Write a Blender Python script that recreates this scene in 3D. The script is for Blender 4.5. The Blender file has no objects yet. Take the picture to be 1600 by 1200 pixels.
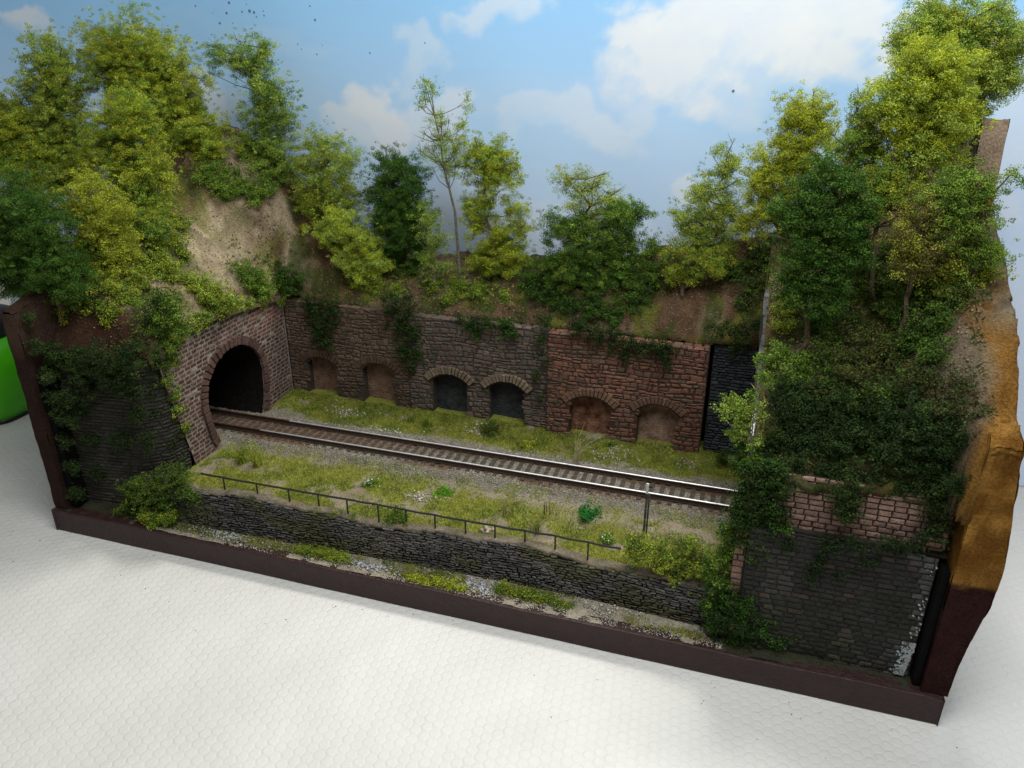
import bpy, math, random
import numpy as np
from mathutils import Matrix, Vector

# ------------------------------------------------------------------ units
S = 0.0027            # one working unit (u) = 2.7 mm of the real model diorama
scene = bpy.context.scene
COL = scene.collection

# ------------------------------------------------------------------ camera
F_PX = 1220.0
CR = np.array([[0.952802377, 0.124771740, -0.276766405],
               [0.303590991, -0.390464721, 0.869120137],
               [0.000374114, -0.912123519, -0.409915291]])
CAMP = np.array([51.0, -107.8, 100.0])
cam_data = bpy.data.cameras.new('camera'); cam = bpy.data.objects.new('camera', cam_data); COL.objects.link(cam)
cam_data.sensor_width = 36.0; cam_data.lens = 36.0 * F_PX / 1600.0
cam_data.clip_start = 0.01; cam_data.clip_end = 50.0
m = Matrix.Identity(4)
for i in range(3):
    m[i][0] = CR[i, 0]; m[i][1] = -CR[i, 1]; m[i][2] = -CR[i, 2]; m[i][3] = CAMP[i] * S
cam.matrix_world = m
scene.camera = cam

# ------------------------------------------------------------------ light
world = bpy.data.worlds.new('World'); scene.world = world; world.use_nodes = True
bg = world.node_tree.nodes['Background']
bg.inputs[0].default_value = (1.0, 0.99, 0.97, 1); bg.inputs[1].default_value = 0.27

def area(name, loc, target, size, sizey, power, color):
    d = bpy.data.lights.new(name, 'AREA'); d.shape = 'RECTANGLE'; d.size = size * S; d.size_y = sizey * S
    d.energy = power; d.color = color
    o = bpy.data.objects.new(name, d); COL.objects.link(o)
    o.location = Vector(loc) * S
    o.rotation_euler = (Vector(target) - Vector(loc)).to_track_quat('-Z', 'Y').to_euler()
    return o
area('window_light', (55, 112, 240), (0, 10, 10), 84, 30, 3.2, (1.0, 0.97, 0.92))
area('sheet_fill_light', (60, -45, 235), (20, 60, 60), 150, 100, 3.4, (0.95, 0.98, 1.0))  # added soft fill lamp, brightens the sky sheet from the front

scene.view_settings.view_transform = 'Standard'
scene.view_settings.look = 'None'
scene.view_settings.exposure = 0.0
scene.view_settings.gamma = 1.0
scene.view_settings.use_curve_mapping = False
scene.cycles.max_bounces = 6
scene.cycles.use_denoising = True

# ------------------------------------------------------------------ numeric helpers
rng = np.random.default_rng(11)
random.seed(5)

def W(px, py, y):
    """point in the vertical plane y that the photo shows at (px, py)"""
    d = CR @ np.array([px - 800.0, py - 600.0, F_PX]); t = (y - CAMP[1]) / d[1]
    return CAMP + t * d
def WZ(px, py, z):
    d = CR @ np.array([px - 800.0, py - 600.0, F_PX]); t = (z - CAMP[2]) / d[2]
    return CAMP + t * d

def _h(ix, iy, s):
    n = (ix * 374761393 + iy * 668265263 + s * 2147483647) & 0xffffffff
    n = ((n ^ (n >> 13)) * 1274126177) & 0xffffffff
    return ((n ^ (n >> 16)) & 0xffff) / 65535.0
def vnoise(x, y, s=0):
    x = np.asarray(x, float); y = np.asarray(y, float)
    ix = np.floor(x).astype(np.int64); iy = np.floor(y).astype(np.int64)
    fx = x - ix; fy = y - iy
    fx = fx * fx * (3 - 2 * fx); fy = fy * fy * (3 - 2 * fy)
    a = _h(ix, iy, s); b = _h(ix + 1, iy, s); c = _h(ix, iy + 1, s); d = _h(ix + 1, iy + 1, s)
    return a + (b - a) * fx + (c - a) * fy + (a - b - c + d) * fx * fy
def fbm(x, y, s=0, o=4, g=0.5):
    t = 0; a = 1.0; n = 0
    for k in range(o):
        t = t + a * vnoise(x * 2 ** k + 17.3 * k, y * 2 ** k - 9.1 * k, s + k); n += a; a *= g
    return t / n
def sstep(a, b, x):
    t = np.clip((x - a) / (b - a), 0, 1); return t * t * (3 - 2 * t)
def mixc(a, b, t):
    t = np.asarray(t)[..., None]; return np.asarray(a) * (1 - t) + np.asarray(b) * t

# ------------------------------------------------------------------ materials
def nodes_of(name):
    m = bpy.data.materials.new(name); m.use_nodes = True
    nt = m.node_tree; p = nt.nodes['Principled BSDF']
    return m, nt, p
def coords(nt, scale=1.0):
    t = nt.nodes.new('ShaderNodeTexCoord'); mp = nt.nodes.new('ShaderNodeMapping')
    mp.inputs['Scale'].default_value = (scale / S,) * 3
    nt.links.new(t.outputs['Object'], mp.inputs[0]); return mp.outputs[0]
def noise(nt, vec, scale, detail=4, rough=0.6):
    n = nt.nodes.new('ShaderNodeTexNoise'); n.inputs['Scale'].default_value = scale
    n.inputs['Detail'].default_value = detail; n.inputs['Roughness'].default_value = rough
    nt.links.new(vec, n.inputs['Vector']); return n.outputs['Fac']
def ramp(nt, fac, p0, p1, c0, c1):
    r = nt.nodes.new('ShaderNodeValToRGB'); e = r.color_ramp.elements
    e[0].position = p0; e[1].position = p1; e[0].color = (*c0, 1); e[1].color = (*c1, 1)
    nt.links.new(fac, r.inputs[0]); return r.outputs[0]
def mult(nt, a, b, fac=1.0, mode='MULTIPLY'):
    x = nt.nodes.new('ShaderNodeMix'); x.data_type = 'RGBA'; x.blend_type = mode
    x.inputs[0].default_value = fac
    nt.links.new(a, x.inputs[6]); nt.links.new(b, x.inputs[7]); return x.outputs[2]
def bump(nt, p, h, dist, strength=1.0):
    b = nt.nodes.new('ShaderNodeBump'); b.inputs['Distance'].default_value = dist * S
    b.inputs['Strength'].default_value = strength
    nt.links.new(h, b.inputs['Height']); nt.links.new(b.outputs[0], p.inputs['Normal'])
def mat_vc(name, rough=0.9, spec=0.2, grain=3.0, var=(0.6, 1.35), bdist=0.25, translucent=0.0, grain2=0.5):
    """colour from the mesh's own colour attribute, broken up by fine grain"""
    m, nt, p = nodes_of(name)
    a = nt.nodes.new('ShaderNodeAttribute'); a.attribute_name = 'Col'
    v = coords(nt)
    n1 = noise(nt, v, grain, 5, 0.7)
    c = ramp(nt, n1, 0.3, 0.7, (var[0],) * 3, (var[1],) * 3)
    n2 = noise(nt, v, grain2, 3)
    c2 = ramp(nt, n2, 0.3, 0.7, (0.82, 0.8, 0.78), (1.15, 1.17, 1.15))
    out = mult(nt, mult(nt, a.outputs['Color'], c), c2)
    nt.links.new(out, p.inputs['Base Color'])
    p.inputs['Roughness'].default_value = rough; p.inputs['Specular IOR Level'].default_value = spec
    if bdist: bump(nt, p, n1, bdist)
    if translucent:
        tr = nt.nodes.new('ShaderNodeBsdfTranslucent'); nt.links.new(out, tr.inputs['Color'])
        mx = nt.nodes.new('ShaderNodeMixShader'); mx.inputs[0].default_value = translucent
        nt.links.new(p.outputs[0], mx.inputs[1]); nt.links.new(tr.outputs[0], mx.inputs[2])
        nt.links.new(mx.outputs[0], nt.nodes['Material Output'].inputs[0])
    return m
def mat_plain(name, c0, c1, rough=0.6, spec=0.3, scale=0.8, bdist=0.1, metallic=0.0, bscale=4.0, lo=0.35, hi=0.65):
    m, nt, p = nodes_of(name); v = coords(nt)
    n = noise(nt, v, scale, 6, 0.65)
    nt.links.new(ramp(nt, n, lo, hi, c0, c1), p.inputs['Base Color'])
    p.inputs['Roughness'].default_value = rough; p.inputs['Specular IOR Level'].default_value = spec
    p.inputs['Metallic'].default_value = metallic
    if bdist: bump(nt, p, noise(nt, v, bscale, 4), bdist)
    return m

M = {}
M['stone'] = mat_vc('stone', 0.9, 0.2, 2.2, (0.6, 1.35), 0.3)
M['darkstone'] = mat_vc('dark_stone', 0.75, 0.25, 2.5, (0.5, 1.6), 0.35)
M['earth'] = mat_vc('earth', 0.98, 0.05, 2.6, (0.55, 1.45), 0.7, grain2=0.25)
M['leaf'] = mat_vc('leaf', 0.85, 0.12, 1.5, (0.8, 1.2), 0, translucent=0.14, grain2=0.12)
M['fibre'] = mat_vc('grass_fibre', 0.8, 0.15, 1.0, (0.8, 1.2), 0, translucent=0.2)
M['pebble'] = mat_vc('pebble', 0.85, 0.2, 2.0, (0.75, 1.2), 0.1)
M['bark'] = mat_plain('bark', (0.06, 0.04, 0.025), (0.16, 0.12, 0.08), 0.9, 0.1, 1.5, 0.15)
M['birch'] = mat_plain('pale_bark', (0.08, 0.065, 0.05), (0.24, 0.21, 0.17), 0.9, 0.1, 1.2, 0.1)
M['brownpaint'] = mat_plain('brown_paint', (0.024, 0.010, 0.009), (0.036, 0.016, 0.014), 0.5, 0.35, 0.6, 0.3, bscale=1.3)
M['rail'] = mat_plain('rail_steel', (0.62, 0.60, 0.58), (0.85, 0.84, 0.83), 0.48, 0.5, 0.5, 0.0, metallic=0.85)
M['rust'] = mat_plain('rail_rust', (0.030, 0.018, 0.013), (0.06, 0.034, 0.022), 0.9, 0.1, 2, 0.05)
M['sleeper'] = mat_plain('sleeper_wood', (0.03, 0.026, 0.021), (0.085, 0.072, 0.055), 0.9, 0.1, 1.5, 0.1)
M['iron'] = mat_plain('black_iron', (0.010, 0.009, 0.010), (0.022, 0.020, 0.020), 0.5, 0.4, 1.5, 0.03)
M['white'] = mat_plain('white_paint', (0.45, 0.45, 0.43), (0.75, 0.75, 0.72), 0.6, 0.3, 2, 0.05)
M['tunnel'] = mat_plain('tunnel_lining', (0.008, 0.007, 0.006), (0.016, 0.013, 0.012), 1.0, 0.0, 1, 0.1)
M['blackgap'] = mat_plain('gap_shade_black', (0.002, 0.002, 0.002), (0.006, 0.005, 0.005), 0.9, 0.1, 1, 0.1)  # flat black that paints the shade inside the side gaps
M['green'] = mat_plain('green_plastic', (0.055, 0.36, 0.004), (0.065, 0.42, 0.006), 0.35, 0.4, 0.1, 0.0)
M['blackplastic'] = mat_plain('black_plastic', (0.006, 0.006, 0.007), (0.01, 0.01, 0.011), 0.4, 0.4, 0.2, 0.0)
for k, (a, b) in dict(infill_brown=((0.12, 0.068, 0.046), (0.27, 0.165, 0.115)), infill_dark=((0.024, 0.027, 0.028), (0.06, 0.064, 0.064)),
                      infill_red=((0.09, 0.034, 0.022), (0.33, 0.17, 0.11)), infill_tan=((0.18, 0.105, 0.072), (0.40, 0.26, 0.19))).items():
    M[k] = mat_plain(k, a, b, 0.95, 0.05, 0.45, 0.5, bscale=2.0)
M['board'] = mat_plain('grey_board', (0.03, 0.032, 0.03), (0.11, 0.11, 0.10), 0.9, 0.1, 1.2, 0.15, bscale=2.0)

# ------------------------------------------------------------------ mesh builder
class MB:
    def __init__(s): s.v = []; s.f = []; s.c = []; s.n = 0
    def add(s, vs, fs, col=(0.5, 0.5, 0.5)):
        vs = np.asarray(vs, float).reshape(-1, 3)
        s.v.append(vs); s.f.extend([tuple(int(i) + s.n for i in f) for f in fs])
        c = np.asarray(col, float)
        if c.ndim == 1: c = np.tile(c, (len(vs), 1))
        s.c.append(c); s.n += len(vs)
    def box(s, x0, x1, y0, y1, z0, z1, col=(0.5, 0.5, 0.5)):
        v = [(x, y, z) for x in (x0, x1) for y in (y0, y1) for z in (z0, z1)]
        s.add(v, [(0, 1, 3, 2), (4, 6, 7, 5), (0, 4, 5, 1), (2, 3, 7, 6), (0, 2, 6, 4), (1, 5, 7, 3)], col)
    def tube(s, pts, rad, n=6, col=(0.5, 0.5, 0.5)):
        pts = [np.asarray(p, float) for p in pts]
        if not hasattr(rad, '__len__'): rad = [rad] * len(pts)
        rings = []
        for i, p in enumerate(pts):
            d = pts[min(i + 1, len(pts) - 1)] - pts[max(i - 1, 0)]; d = d / (np.linalg.norm(d) + 1e-9)
            a = np.cross(d, [0, 0, 1.0] if abs(d[2]) < 0.9 else [1.0, 0, 0]); a /= np.linalg.norm(a); b = np.cross(d, a)
            rings += [p + rad[i] * (math.cos(t) * a + math.sin(t) * b) for t in np.linspace(0, 2 * math.pi, n, endpoint=False)]
        fs = [(i * n + k, i * n + (k + 1) % n, (i + 1) * n + (k + 1) % n, (i + 1) * n + k) for i in range(len(pts) - 1) for k in range(n)]
        fs += [tuple(range(n))[::-1], tuple((len(pts) - 1) * n + k for k in range(n))]
        s.add(rings, fs, col)
    def build(s, name, mat, parent=None, origin=(0, 0, 0), smooth=False, bevel=0):
        V = np.concatenate(s.v) if s.v else np.zeros((0, 3)); C = np.concatenate(s.c) if s.c else np.zeros((0, 3))
        return mesh_obj(name, V, s.f, C, mat, parent, origin, smooth, bevel)

def mesh_obj(name, V, F, C, mat, parent=None, origin=(0, 0, 0), smooth=False, bevel=0):
    me = bpy.data.meshes.new(name)
    org = np.asarray(origin, float)
    V = (np.asarray(V) - org) * S
    if isinstance(F, np.ndarray):
        nf, k = F.shape
        me.vertices.add(len(V)); me.vertices.foreach_set('co', V.astype(np.float32).ravel())
        me.loops.add(nf * k); me.loops.foreach_set('vertex_index', F.astype(np.int32).ravel())
        me.polygons.add(nf); me.polygons.foreach_set('loop_start', np.arange(0, nf * k, k, dtype=np.int32))
        me.polygons.foreach_set('loop_total', np.full(nf, k, dtype=np.int32))
        me.update(calc_edges=True)
    else:
        me.from_pydata(V.tolist(), [], F)
    if C is not None:
        at = me.color_attributes.new('Col', 'FLOAT_COLOR', 'POINT')
        cc = np.ones((len(V), 4), np.float32); cc[:, :3] = C
        at.data.foreach_set('color', cc.ravel())
    if smooth: me.polygons.foreach_set('use_smooth', np.ones(len(me.polygons), bool))
    me.materials.append(M[mat] if isinstance(mat, str) else mat)
    o = bpy.data.objects.new(name, me); COL.objects.link(o)
    if parent is not None: o.parent = parent          # parent empties keep no rotation
    po = np.asarray(parent.get('_o', (0, 0, 0))) if parent is not None else np.zeros(3)
    o.location = Vector((org - po) * S)
    o['_o'] = [float(x) for x in org]
    if bevel:
        b = o.modifiers.new('bevel', 'BEVEL'); b.width = bevel * S; b.segments = 2; b.limit_method = 'ANGLE'
    return o
def tag(o, label=None, cat=None, group=None, kind=None):
    if label: o['label'] = label
    if cat: o['category'] = cat
    if group: o['group'] = group
    if kind: o['kind'] = kind
    return o
def thing(name, label, cat, at, group=None):
    o = bpy.data.objects.new(name, None); COL.objects.link(o)
    o.location = Vector([float(a) * S for a in at]); o['_o'] = [float(x) for x in at]; o.empty_display_size = 0.01
    return tag(o, label, cat, group)

# ------------------------------------------------------------------ terrain
def R_(x): return np.interp(x, [-90, -80, -62, -47, -33, -16, 3, 31, 53, 70, 88], [78, 74, 64, 50, 47, 49.5, 50.5, 54, 59, 70, 80])
def hill(x, y, rough=True):
    x = np.asarray(x, float); y = np.asarray(y, float)
    R = R_(x)
    hb = 38.2 + (R - 38.2) * np.clip((y - 56.4) / 15, 0, 1) ** 0.85
    d = np.clip(-62 - x, 0, 40)
    side = 41 + 1.15 * d - (y - 32) * 0.07 + (R - 41) * np.clip((y - 48) / 24, 0, 1) ** 1.1
    front = 38.0 + 12 * sstep(6, 12.5, y) + np.clip(y - 11, 0, 80) * 0.6
    k = 0.25; hl = -np.log(np.exp(-k * side) + np.exp(-k * front) + np.exp(-k * (R + 2))) / k
    fr = np.clip((y - 5.5) / 54, 0, 1)
    bul = sstep(72, 84, x) * 13.5 * (1 - sstep(10, 60, y)); hr = 37.5 + (R - 37.5) * fr ** 0.92 + bul * sstep(-9, 3, y) + 1.5 * sstep(56, 66, x) * sstep(4, 9, y)
    h = np.where(x < -62, hl, hb)
    t = sstep(53.9, 54.0, x); h = h * (1 - t) + hr * t
    t2 = sstep(-62, -56, x); h = np.where((x >= -62), h * t2 + (1 - t2) * np.maximum(h, np.where(y > 56, side, 0)), h)
    if rough:
        h = h + (fbm(x * 0.13, y * 0.13, 3, 3) - 0.5) * 4.0 * sstep(0, 5, np.abs(y - 56.4)) + (fbm(x * 0.6, y * 0.6, 7, 4, 0.6) - 0.5) * 1.8 + (fbm(x * 0.9, y * 0.9, 17, 4, 0.7) - 0.5) * (2.6 * sstep(70, 78, x) - 1.5 * sstep(81, 84, x))
    yb = 4.4 - 4.4 * sstep(80, 84, x); h = h - np.clip(h - np.where(x > 84, 39.0, 36.5), 0, 99) * (1 - sstep(yb - 0.3, yb + 1.9, y)) * sstep(74, 77, x) * (1 - sstep(83.6, 84.8, x)) * (y < 12)
    return h

SAND = np.array([0.42, 0.335, 0.22]); EARTH = np.array([0.13, 0.075, 0.042]); MOSS = np.array([0.15, 0.16, 0.022]); MOSSD = np.array([0.045, 0.06, 0.014])
GREY = np.array([0.175, 0.135, 0.092])
def hill_patch(X, Y):
    Z = hill(X, Y)
    n1 = fbm(X * 0.11, Y * 0.11, 21, 4); n2 = fbm(X * 0.25, Y * 0.25, 31, 4); n3 = fbm(X * 0.9, Y * 0.9, 41, 3)
    C = mixc(SAND, EARTH, sstep(0.42, 0.60, n1))
    C = mixc2(C, EARTH, sstep(0.0, 1.0, np.exp(-((X + 48) / 12) ** 2) * 0.9))
    C = mixc2(C, EARTH * 0.9, sstep(40, 50, X) * sstep(58, 54, X) * 0.9)
    mid = sstep(-42, -34, X) * sstep(40, 34, X)
    C = mixc2(C, EARTH * 0.9 + 0.01, mid * 0.85)
    C = mixc2(C, MOSSD * 1.2, sstep(0.50, 0.62, n2) * 0.8)
    C = mixc2(C, MOSS, sstep(0.58, 0.68, fbm(X * 0.2, Y * 0.2, 55, 4)) * 0.7)
    # bare sandy scree of the left hill, gravelly rock near the right side board
    C = mixc2(C, SAND, np.exp(-(((X + 70) / 6.5) ** 2 + ((Y - 45) / 10) ** 2)))
    C = mixc2(C, mixc(np.array([0.085, 0.06, 0.035]), MOSSD, n2), sstep(54, 57, X) * sstep(78, 70, X) * sstep(0.36, 0.5, n1) * 0.85)
    C = mixc2(C, GREY, sstep(74, 80, X) * 0.9)
    C = mixc2(C, mixc(np.array([0.19, 0.088, 0.018]), np.array([0.36, 0.185, 0.045]), n2), sstep(81.5, 85.0, X + (n1 - .5) * 9) * sstep(66, 58, Z + (n2 - .5) * 12))
    # dark reddish earth facing the front on the left block
    C = mixc2(C, np.array([0.07, 0.034, 0.022]), sstep(15, 10, Y) * sstep(-60, -64, X))
    return Z, C * (0.7 + 0.6 * n3[..., None])
def mixc2(A, b, t):
    t = np.asarray(t)[..., None]; return A * (1 - t) + np.asarray(b) * t
def grid_obj(name, xs, ys, keep, zf, mat, **kw):
    X, Y = np.meshgrid(xs, ys, indexing='ij'); Z, C = zf(X, Y)
    V = np.stack([X, Y, Z], -1).reshape(-1, 3); C = C.reshape(-1, 3)
    nx, ny = len(xs), len(ys); I = np.arange(nx * ny).reshape(nx, ny)
    F = np.stack([I[:-1, :-1], I[1:, :-1], I[1:, 1:], I[:-1, 1:]], -1).reshape(-1, 4)
    cx = ((X[:-1, :-1] + X[1:, 1:]) / 2).ravel(); cy = ((Y[:-1, :-1] + Y[1:, 1:]) / 2).ravel()
    if keep is not None: F = F[keep(cx, cy)]
    used = np.unique(F); mp = -np.ones(len(V), int); mp[used] = np.arange(len(used))
    return mesh_obj(name, V[used], mp[F], C[used], mat, smooth=True, **kw)

# table top: white embossed cover
def make_table():
    m, nt, p = nodes_of('embossed_cover'); v = coords(nt, 1 / 1.85); v.node.inputs['Rotation'].default_value = (0, 0, 0.42)
    sep = nt.nodes.new('ShaderNodeSeparateXYZ'); nt.links.new(v, sep.inputs[0])
    def M_(op, a, b=None, c=None):
        n = nt.nodes.new('ShaderNodeMath'); n.operation = op
        for i, x in enumerate((a, b, c)):
            if x is None: continue
            if isinstance(x, (int, float)): n.inputs[i].default_value = x
            else: nt.links.new(x, n.inputs[i])
        return n.outputs[0]
    q = math.sqrt(3)
    def cell(ox, oy):
        x = M_('SUBTRACT', M_('FLOORED_MODULO', M_('ADD', sep.outputs[0], ox), 1.0), 0.5)
        y = M_('SUBTRACT', M_('FLOORED_MODULO', M_('ADD', sep.outputs[1], oy), q), q / 2)
        ax = M_('ABSOLUTE', x); ay = M_('ABSOLUTE', y)
        return M_('MAXIMUM', ax, M_('ADD', M_('MULTIPLY', ax, 0.5), M_('MULTIPLY', ay, q / 2)))
    d = M_('MINIMUM', cell(1000.0, 1000 * q), cell(1000.5, 1000 * q + q / 2))
    hgt = M_('SMOOTH_MAX', M_('SUBTRACT', 0.5, d), 0.04, 0.08)
    hgt = M_('MINIMUM', hgt, 0.16)
    n = noise(nt, v, 0.15, 4)
    tot = M_('ADD', M_('MULTIPLY', hgt, M_('ADD', M_('MULTIPLY', noise(nt, v, 0.35, 3), 1.6), 0.3)), M_('ADD', M_('MULTIPLY', n, 1.6), M_('MULTIPLY', noise(nt, v, 3.0, 4), 0.05)))
    bump(nt, p, tot, 1.0, 0.5)
    nt.links.new(ramp(nt, noise(nt, v, 0.05, 3), 0.3, 0.7, (0.59, 0.58, 0.54), (0.675, 0.665, 0.63)), p.inputs['Base Color'])
    p.inputs['Roughness'].default_value = 0.5; p.inputs['Specular IOR Level'].default_value = 0.3
    mb = MB(); mb.add([(-420, -260, 0), (420, -260, 0), (420, 320, 0), (-420, 320, 0), (-420, -260, -6), (420, -260, -6), (420, 320, -6), (-420, 320, -6)],
                      [(0, 1, 2, 3), (7, 6, 5, 4), (0, 4, 5, 1), (1, 5, 6, 2), (2, 6, 7, 3), (3, 7, 4, 0)])
    tag(mb.build('table', m), 'white embossed honeycomb table cover under the diorama', kind='structure')
make_table()

# printed sky sheet standing behind the diorama (the clouds are its print)
def make_sky():
    Yb = 84.0
    xs = np.arange(-190, 260.1, 0.6); zs = np.arange(0, 132, 0.6)
    X, Z = np.meshgrid(xs, zs, indexing='ij')
    Yc = Yb + 0.5 * np.sin(X * 0.045) + 0.25 * np.sin(X * 0.11 + 1) + 0.05 * np.exp(-((X + 92) / 3.0) ** 2)
    # where each spot of the print lies, from the photo's layout in the sheet's plane
    def P(px, py): w = W(px, py, Yb); return w[0], w[2]
    zt = P(800, 0)[1]; zl = P(800, 400)[1]
    t = np.clip((Z - zl) / (zt - zl), 0, 1.3)[..., None]
    C = np.array([0.68, 0.80, 0.98]) * (1 - t) + np.array([0.35, 0.65, 0.98]) * t  # lower print colour lightened to make up for the weak light down there
    xl = P(0, 150)[0]; 
    wx = (fbm(X * 0.05, Z * 0.05, 61, 5, 0.6) - 0.5) * 26; wz = (fbm(X * 0.05 + 40, Z * 0.05, 71, 5, 0.6) - 0.5) * 22
    XX = X + wx; ZZ = Z + wz
    clouds = [(1170, 30, 200, 65, 1.0), (1040, 75, 120, 55, 0.95), (1300, 20, 150, 55, 1.0), (985, 115, 60, 28, 0.45), (1120, 110, 120, 35, 0.45),
              (600, 175, 70, 45, 0.8), (570, 215, 65, 30, 0.6), (690, 180, 60, 45, 0.6), (640, 85, 45, 40, 0.35), (750, 0, 100, 22, 0.5),
              (40, 45, 70, 32, 0.6), (190, 25, 40, 15, 0.2), (860, 200, 60, 34, 0.42), (950, 195, 75, 34, 0.48), (1010, 160, 40, 34, 0.42), (310, 130, 60, 38, 0.7),
              (1075, 290, 45, 24, 0.6), (880, 370, 140, 25, 0.25), (1590, 210, 50, 80, 0.5), (1590, 60, 50, 30, 0.4), (430, 60, 90, 20, 0.1),
              (710, 310, 80, 40, 0.25)]
    A = np.zeros_like(X); det = (fbm(X * 0.16, Z * 0.18, 201, 5, 0.62) - 0.5)
    for px, py, rx, ry, a in clouds:
        cx, cz = P(px, py); sx = rx * 0.165; sz = ry * 0.17
        dz = (ZZ - cz) / sz; r = ((XX - cx) / sx) ** 2 + np.where(dz < 0, (dz * 0.75) ** 2, (dz * 1.1) ** 2)
        A = np.maximum(A, a * sstep(1.3, 0.5 - 0.35 * (dz < 0), r + det * 1.3))
    tex = fbm(X * 0.09, Z * 0.11, 81, 5, 0.55)
    A = np.clip(A * (0.72 + 0.5 * tex), 0, 1)
    A = np.maximum(A, 0.12 * sstep(0.5, 0.75, fbm(X * 0.03, Z * 0.06, 91, 4)))
    cl = mixc(np.array([0.86, 0.88, 0.93]), np.array([0.88, 0.90, 0.91]), np.clip((Z - P(800, 220)[1]) / 26, 0, 1) * 0.8 + 0.2 * tex)
    C = mixc2(C, 0, A * 0) * (1 - A[..., None]) + cl * A[..., None]
    V = np.stack([X, Yc, Z], -1).reshape(-1, 3)
    nx, nz = X.shape; I = np.arange(nx * nz).reshape(nx, nz)
    F = np.stack([I[:-1, :-1], I[1:, :-1], I[1:, 1:], I[:-1, 1:]], -1).reshape(-1, 4)
    m, nt, p = nodes_of('printed_sky'); a = nt.nodes.new('ShaderNodeAttribute'); a.attribute_name = 'Col'
    nt.links.new(a.outputs['Color'], p.inputs['Base Color']); p.inputs['Roughness'].default_value = 0.45; p.inputs['Specular IOR Level'].default_value = 0.25
    o = mesh_obj('sky', V, F, C.reshape(-1, 3), m, smooth=True)
    so = o.modifiers.new('thickness', 'SOLIDIFY'); so.thickness = 0.3 * S; so.offset = -1
    tag(o, 'printed blue sky sheet with white clouds behind the diorama', kind='structure')
    # little dark specks stuck on the sheet
    mb = MB()
    for px, py, r in [(352, 4, 3.2), (348, 20, 3), (337, 36, 3), (373, 18, 2.4), (385, 17, 4), (392, 19, 3), (396, 26, 1.8), (408, 24, 1.8), (298, 9, 2.2), (358, 36, 1.5), (324, 54, 1.8),
                      (480, 9, 2), (488, 31, 2.6), (461, 69, 1.6), (467, 77, 1.4), (491, 85, 1.8), (407, 17, 1.6), (1145, 143, 3), (507, 182, 1.6), (575, 83, 1.4), (662, 67, 1.6), (326, 20, 1.2), (500, 71, 1.2), (574, 83, 1.4), (380, 6, 1.3)]:
        c = W(px, py, Yb - 1.4); rr = r * 0.11; n = 10
        ring = [(c[0] + rr * math.cos(2 * math.pi * k / n) * random.uniform(0.8, 1.1), c[1], c[2] + rr * math.sin(2 * math.pi * k / n) * random.uniform(0.8, 1.1)) for k in range(n)]
        sy = lambda x: Yb + 0.5 * math.sin(x * 0.045) + 0.25 * math.sin(x * 0.11 + 1) + 0.05 * math.exp(-((x + 92) / 3.0) ** 2) - 0.06
        mb.add([(x, sy(x), z) for x, y, z in ring], [tuple(range(n))[::-1]], (0.14, 0.22, 0.34))
    tag(mb.build('dark_specks', 'pebble'), 'small dark specks and stains on the printed sky sheet', kind='stuff')
make_sky()

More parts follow.
